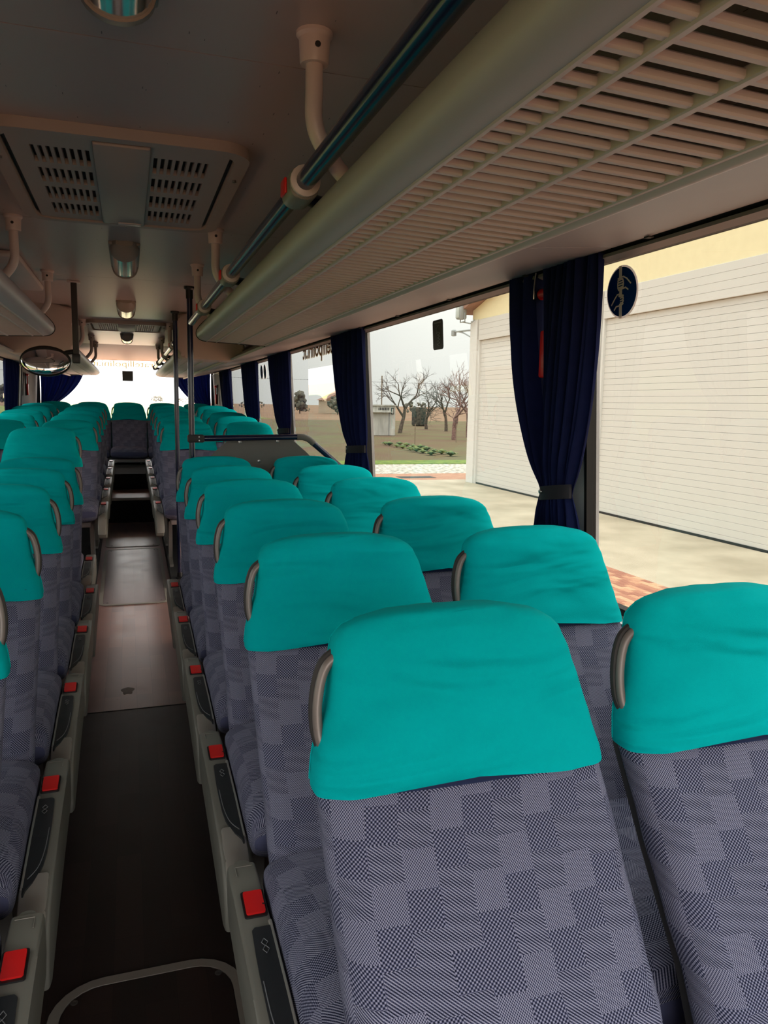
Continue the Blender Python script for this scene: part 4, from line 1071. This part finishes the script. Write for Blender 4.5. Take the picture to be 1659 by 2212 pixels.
for x, lab in ((0, 'centre seat of the rear bench facing straight down the aisle'), (.495, 'rear bench seat next to the centre seat, partition side'), (-.495, 'rear bench seat next to the centre seat, mirror side'), (.985, 'corner seat of the rear bench, partition side'), (-.985, 'corner seat of the rear bench, mirror side')):
    o = seat(1, 'B', 11.62, .295, lab, 'rear bench seats', dx=x)
    if x == 0: o.location.z = .295

# ------------------------------------------------------------------ outside
GZ = -1.0
def ground(name, x0, x1, y0, y1, mat_, label, dz=0):
    bm = nbm(); box(bm, x0, x1, y0, y1, GZ + dz - .2, GZ + dz); return st(meshobj(name, bm, mat_, smooth=False), label)
ground('floor', -900, 900, -500, 1500, 'field_far', 'brown ploughed fields reaching to the horizon', -.06)
ground('floor', -30, 60, 33.0, 120, 'soil_green', 'rough garden soil with weeds beyond the gravel', -.02)
ground('floor', -70, -6, -20, 120, 'field_grass', 'green field beside the coach on the mirror side', -.03)
ground('floor', -40, 22, 125, 440, 'field_grass', 'green meadow strip behind the coach', -.01)
ground('floor', 7.2, 10.95, -6, 24.3, 'concrete', 'pale concrete apron in front of the garages')
ground('floor', -6, 30, 26.7, 31.0, 'gravel', 'strip of pale gravel beyond the pavers', -.005)
ground('floor', -30, 60, 31.0, 33.0, 'verge_grass', 'thin green verge behind the gravel', .02)
pav = ground('floor', -6, 7.2, -6, 26.7, 'brick_pavers', 'red brick paving beside the coach', -.006)
ground('floor', 7.2, 30, 24.3, 26.7, 'brick_pavers', 'red brick band across the end of the apron', -.006)
bm = nbm(); box(bm, 8.9, 10.2, 25.0, 25.6, GZ, GZ + .004); tag(meshobj('drain_cover', bm, 'grip_dark', smooth=False), 'dark drain cover set in the far brick band', 'drain cover')
# the bricks one can tell apart beside the concrete apron
bms = []
for k in range(4):
    bm = nbm(); box(bm, -.0515, .0515, -.1035, .1035, 0, .012, .004, 1); o = meshobj('brick', bm, 'brick_%d' % k, pav, smooth=False); bms.append(o)
cnt = 0; rndb = random.Random(3)
for i in range(15):
    for j in range(18):
        x = 7.145 - i * .107; y = 7.35 + j * .211 + (.105 if i % 2 else 0) + i * .0
        o = bms[cnt] if cnt < 4 else bms[rndb.choice((0, 0, 1, 1, 2, 3))].copy()
        if cnt >= 4: C.objects.link(o); o.parent = pav
        o.location = (x, y, GZ - .004 + rndb.uniform(-.001, .0015)); cnt += 1

# garage
XG = 10.7
gar = empty('garage_building', (XG, 16, GZ), 'pale yellow garage with white roller shutters and a gabled roof', 'building')
def gp(name, bm, mat_, parent=gar, smooth=False):
    bmesh.ops.translate(bm, verts=bm.verts[:], vec=(-XG, -16, -GZ)); return meshobj(name, bm, mat_, parent, smooth=smooth)
ZSH, ZLN = 3.60, 4.25
bm = nbm(); poly = [(23.5, ZLN - .02), (23.5, 4.58), (7.5, 8.68), (-4, 5.7), (-4, ZLN - .02)]; prism(bm, poly, 'x', XG + .02, XG + 8); gp('gable_wall', bm, 'stucco_yellow')
bm = nbm(); box(bm, XG + .02, XG + 8, 23.2, 23.5, GZ, ZLN); gp('end_wall', bm, 'frame_white')
bm = nbm(); box(bm, XG - .06, XG + .25, 22.98, 23.5, GZ, ZLN, .01); gp('corner_post', bm, 'frame_white')
bm = nbm(); box(bm, XG - .06, XG + .25, 16.12, 16.70, GZ, ZLN, .01); gp('corner_post', bm, 'frame_white')
bm = nbm(); box(bm, XG - .08, XG + .2, 16.55, 16.60, .55, .72, .01); gp('key_switch', bm, 'steel_galv')
prof = [(23.9, 4.49), (23.9, 4.72), (7.5, 8.92), (-4.4, 5.86), (-4.4, 5.62), (7.5, 8.69)]
bm = nbm(); prism(bm, prof, 'x', XG - .35, XG + 8); gp('roof', bm, 'roof_brown')
bm = nbm(); box(bm, XG - .38, XG + 8, 23.88, 24.02, 4.52, 4.72, .03); gp('gutter', bm, 'roof_brown')
def shutter(y0, y1):
    n = 33; h = (ZSH - GZ) / n
    bm = nbm(); prism(bm, [(XG + .06, GZ + .0), (XG + .06, GZ + h * .92), (XG + .066, GZ + h * .97), (XG + .085, GZ + h), (XG + .10, GZ + h), (XG + .10, GZ)], 'y', y0, y1)
    a = gp('shutter_slat', bm, 'shutter_white')
    for k in range(1, n):
        o = a.copy(); C.objects.link(o); o.parent = gar; o.location = (0, 0, h * k)
    bm = nbm(); box(bm, XG + .095, XG + .13, y0, y1, GZ, ZSH); gp('shutter_backing', bm, 'line_grey')
    bm = nbm(); box(bm, XG + .04, XG + .10, y0, y1, GZ - .0, GZ + .05); gp('bottom_seal', bm, 'black_plastic')
    n2 = 4; h2 = (ZLN - ZSH) / n2
    bm = nbm(); prism(bm, [(XG - .02, ZSH), (XG - .02, ZSH + h2 * .95), (XG - .01, ZSH + h2), (XG + .05, ZSH + h2), (XG + .05, ZSH)], 'y', y0, y1)
    a = gp('lintel_board', bm, 'shutter_white')
    for k in range(1, n2):
        o = a.copy(); C.objects.link(o); o.parent = gar; o.location = (0, 0, h2 * k)
    for yy in (y0, y1): 
        bm = nbm(); box(bm, XG + .0, XG + .08, yy - .04, yy + .04, GZ, ZSH); gp('guide_rail', bm, 'frame_white')
shutter(16.74, 22.94); shutter(6.0, 16.06)
bm = nbm(); box(bm, XG - .02, XG + .3, -4, 5.9, GZ, ZLN); gp('end_wall', bm, 'frame_white')
# floodlight and bracket on the garage corner
fl = empty('floodlight', (XG - .30, 23.6, 4.50), 'grey floodlight under the garage eave', 'lamp')
bm = nbm(); box(bm, -.18, .08, -.16, .16, -.20, .22, .04); meshobj('housing', bm, 'steel_galv', fl)
bm = nbm(); box(bm, -.20, -.17, -.13, .13, -.16, .18, .01); meshobj('glass_front', bm, 'lamp_glass', fl)
bm = nbm(); tube(bm, [(0, .18, 0), (0, .18, -.28), (0, -.18, -.28), (0, -.18, 0)], .02, 8); tube(bm, [(0, 0, -.28), (.1, -.4, -.36), (.2, -.5, -.25)], .02, 8); meshobj('yoke', bm, 'steel_galv', fl)
wb = empty('wall_bracket', (XG, 23.3, 3.95), 'thin steel arm bracket on the garage corner post', 'bracket')
bm = nbm(); tube(bm, [(0, 0, 0), (-.05, .5, .03), (-.08, 1.45, .06)], .03, 8); meshobj('arm', bm, 'steel_galv', wb)
bm = nbm(); tube(bm, [(0, 0, -.28), (-.05, .8, -.02), (-.07, 1.2, .05)], .022, 8); meshobj('brace', bm, 'steel_galv', wb)
bm = nbm(); box(bm, -.05, .02, -.05, .05, -.34, .08, .01); meshobj('plate', bm, 'steel_galv', wb)
bm = nbm(); lathe(bm, [(.05, -.12), (.09, -.1), (.09, .06), (.05, .1)], 12, (-.08, 1.5, .04)); meshobj('lamp_head', bm, 'steel_galv', wb)

# hut
hut = empty('garden_hut', (20.2, 61, GZ), 'weathered white garden hut with a slotted vent', 'hut')
bm = nbm(); box(bm, -1.6, .85, 0, 2.2, 0, 2.45); meshobj('walls', bm, 'hut_paint', hut, smooth=False)
bm = nbm(); box(bm, -1.7, .95, -.1, 2.3, 2.42, 2.52); meshobj('roof_slab', bm, 'hut_paint', hut, smooth=False)
bm = nbm(); box(bm, -1.6, .50, -.35, 0, 1.88, 1.95); meshobj('canopy', bm, 'hut_paint', hut, smooth=False)
for k in range(7):
    bm = nbm(); box(bm, -.62 + k * .14, -.55 + k * .14, -.02, 0, 2.06, 2.28); meshobj('vent_slot', bm, 'seam_dark', hut, smooth=False)
bm = nbm(); box(bm, .48, .72, -.03, 0, 1.75, 2.25); meshobj('meter_frame', bm, 'seam_dark', hut, smooth=False)
bm = nbm(); box(bm, .53, .67, -.035, -.02, 1.80, 2.20); meshobj('meter_plate', bm, 'hut_paint', hut, smooth=False)
bm = nbm(); box(bm, .30, .34, -.03, 0, 0, 1.9); meshobj('door_edge', bm, 'line_grey', hut, smooth=False)

# bare trees
def tree(x, y, h, mt_, label, seed, spread=1.0, levels=5, lean=(0, 0), name='bare_tree', trunk_h=.22, group='bare winter trees in the garden'):
    rnd = random.Random(seed)
    root = empty(name, (x, y, GZ), label, 'tree', group)
    tr = nbm(); br = nbm()
    def grow(p, d, ln, r, lv, bm):
        q = p; pts = [p]; dd = d.copy()
        for k in range(3):
            dd = (dd + Vector((rnd.uniform(-.16, .16), rnd.uniform(-.16, .16), rnd.uniform(-.05, .10)))).normalized(); q = q + dd * ln / 3; pts.append(q)
        tube(bm, pts, r, 6 if lv > 2 else 4, cap=False, r2=r * .6)
        if lv == 0: return
        for k in range(3 if lv > 2 else (3 if lv > 0 else 2)):
            a = rnd.uniform(0, 2 * PI); tilt = rnd.uniform(.35, .95) * spread
            u, v = frame_of(dd); nd = (dd * math.cos(tilt) + (u * math.cos(a) + v * math.sin(a)) * math.sin(tilt)).normalized()
            st_ = pts[-1] if k < 2 else pts[rnd.choice((1, 2))]
            grow(st_, nd, ln * rnd.uniform(.62, .85), r * .55, lv - 1, br)
    grow(Vector((0, 0, -.1)), Vector((lean[0], lean[1], 1)).normalized(), h * trunk_h, h * .026, levels, tr)
    meshobj('trunk', tr, mt_, root); meshobj('branches', br, mt_, root)
tree(23.4, 66.5, 8.0, 'bark', 'bare spreading tree behind the white hut', 5, 1.0, 5, (.2, 0), trunk_h=.30)
tree(30.5, 78.0, 7.2, 'bark', 'bare low tree in front of the dark hay stack', 9, 1.2, 5, (-.1, 0), trunk_h=.26)
tree(30.3, 72.0, 7.0, 'bark', 'bare tree with a forked dark trunk right of the hay stack', 12, 1.0, 5, trunk_h=.28)
tree(23.1, 53.4, 6.6, 'bark_red', 'reddish bare fruit tree nearest the garage wall', 21, .95, 5, (.12, 0), trunk_h=.27)
tree(26.4, 58.0, 7.6, 'bark_red', 'reddish bare tree partly hidden by the garage post', 31, .9, 5, trunk_h=.28)
hay = nbm(); box(hay, -.75, .75, -.7, .7, 0, 2.3, .2, 3)
tag(meshobj('hay_stack', hay, 'hay_dark', loc=(34.1, 89.8, GZ)), 'dark upright stack among the bare trees', 'hay stack')
bm = nbm(); tube(bm, [(0, 0, 0), (0, 0, 5.2)], .06, 8); tag(meshobj('utility_pole', bm, 'wood_post', loc=(22.6, 69.5, GZ)), 'thin pole rising behind the white hut', 'pole')
bm = nbm(); tube(bm, [(-40, 0, 4.85), (-10, 0, 4.7), (20, 0, 4.55), (60, 0, 4.4)], .012, 5); tag(meshobj('overhead_wire', bm, 'grip_dark', loc=(12, 69, GZ)), 'thin overhead wire crossing the sky', 'wire')
for x, y, l in ((17.6, 47, 'thin fence post between hut and cabbages'), (21.6, 49.5, 'thin fence post by the reddish tree')):
    bm = nbm(); tube(bm, [(0, 0, 0), (0, 0, 1.3)], .035, 6); tag(meshobj('fence_post', bm, 'wood_post', loc=(x, y, GZ)), l, 'post')
# cabbages
def cabbage():
    bm = nbm(); rc = random.Random(4)
    for k in range(9):
        a = 2 * PI * k / 9 + rc.uniform(-.2, .2); t = rc.uniform(.5, 1.1); L_ = rc.uniform(.24, .36)
        d = Vector((math.cos(a), math.sin(a), 0)); s_ = Vector((-d.y, d.x, 0))
        p = [Vector((0, 0, .03)), d * L_ * .5 + Vector((0, 0, .16 * t)), d * L_ + Vector((0, 0, .12 * t))]
        for q0, q1, w0, w1 in ((p[0], p[1], .05, .15), (p[1], p[2], .15, .07)):
            bm.faces.new([bm.verts.new(v) for v in (q0 - s_ * w0, q0 + s_ * w0, q1 + s_ * w1 + Vector((0, 0, .03)), q1 - s_ * w1 + Vector((0, 0, .03)))])
    bmesh.ops.create_icosphere(bm, subdivisions=1, radius=.13, matrix=Matrix.Translation((0, 0, .14)))
    bmesh.ops.solidify(bm, geom=[f for f in bm.faces if len(f.verts) == 4], thickness=.012)
    return bm
cb = meshobj('cabbage', cabbage(), 'cabbage'); rndc = random.Random(8)
tag(cb, 'green cabbage in the row across the garden soil', 'cabbage', 'cabbages in the garden row')
for k in range(16):
    o = cb if k == 0 else cb.copy()
    if k: C.objects.link(o)
    t = k / 15; o.location = (15.9 + (.42 if k % 2 else -.42) - .9 * t, 46.8 - 11 * t + rndc.uniform(-.2, .2), GZ - .02); o.rotation_euler = (0, 0, rndc.uniform(0, 6)); sc = rndc.uniform(.85, 1.25); o.scale = (sc, sc, sc)

# far trees, hedges and houses
def clump(x, y, w_, h, label, seed, group='far trees on the horizon'):
    rnd = random.Random(seed); bm = nbm()
    for k in range(70):
        a, r = rnd.uniform(0, 2 * PI), rnd.uniform(0, 1) ** .5
        z = rnd.uniform(.2, .92)
        rad = h * .10 * rnd.uniform(.7, 1.3)
        bmesh.ops.create_icosphere(bm, subdivisions=1, radius=rad, matrix=Matrix.Translation((w_ * .42 * r * math.cos(a) * math.sin(PI * (.15 + z * .75)), w_ * .42 * r * math.sin(a), h * z)))
    for v in bm.verts: v.co += Vector((rnd.uniform(-1, 1), rnd.uniform(-1, 1), rnd.uniform(-1, 1))) * h * .02
    root = empty('far_tree', (x, y, GZ), label, 'tree', group)
    meshobj('crown', bm, 'far_foliage', root)
    bm = nbm(); tube(bm, [(0, 0, 0), (0, 0, h * .5)], h * .03, 6); meshobj('trunk', bm, 'bark', root)
clump(40.4, 190, 3.6, 5.6, 'tall dark far tree seen through the lettered window', 1)
clump(43.5, 205, 7, 2.6, 'low dark hedge tree beside the tall far tree', 2)
clump(47.5, 180, 6, 4.6, 'broad far tree near the far farmhouse', 3)
clump(45.2, 300, 12, 3.4, 'hazy far tree between the two rearmost curtains', 4)
clump(80, 1200, 40, 8, 'hazy tree clump on the rear horizon, partition side', 5)
clump(40, 1200, 22, 11, 'hazy tree clump on the rear horizon by the centre seat', 6)
clump(-45, 330, 8, 8, 'far tree seen through the mirror-side window', 7)
clump(75, 200, 10, 3.4, 'far tree behind the bare orchard', 8)
fh = empty('farmhouse', (54.5, 200, GZ), 'far farmhouse with a brown pitched roof', 'building')
bm = nbm(); box(bm, -5, 5, 0, 8, 0, 3.6); meshobj('walls', bm, 'far_house', fh, smooth=False)
bm = nbm(); prism(bm, [(-5.6, 3.5), (5.6, 3.5), (0, 6.2)], 'y', -.4, 8.4); meshobj('roof', bm, 'roof_brown', fh, smooth=False)
for x in (-3, 0, 3):
    bm = nbm(); box(bm, x - .5, x + .5, -.06, 0, 1.2, 2.6); meshobj('window', bm, 'grip_dark', fh, smooth=False)
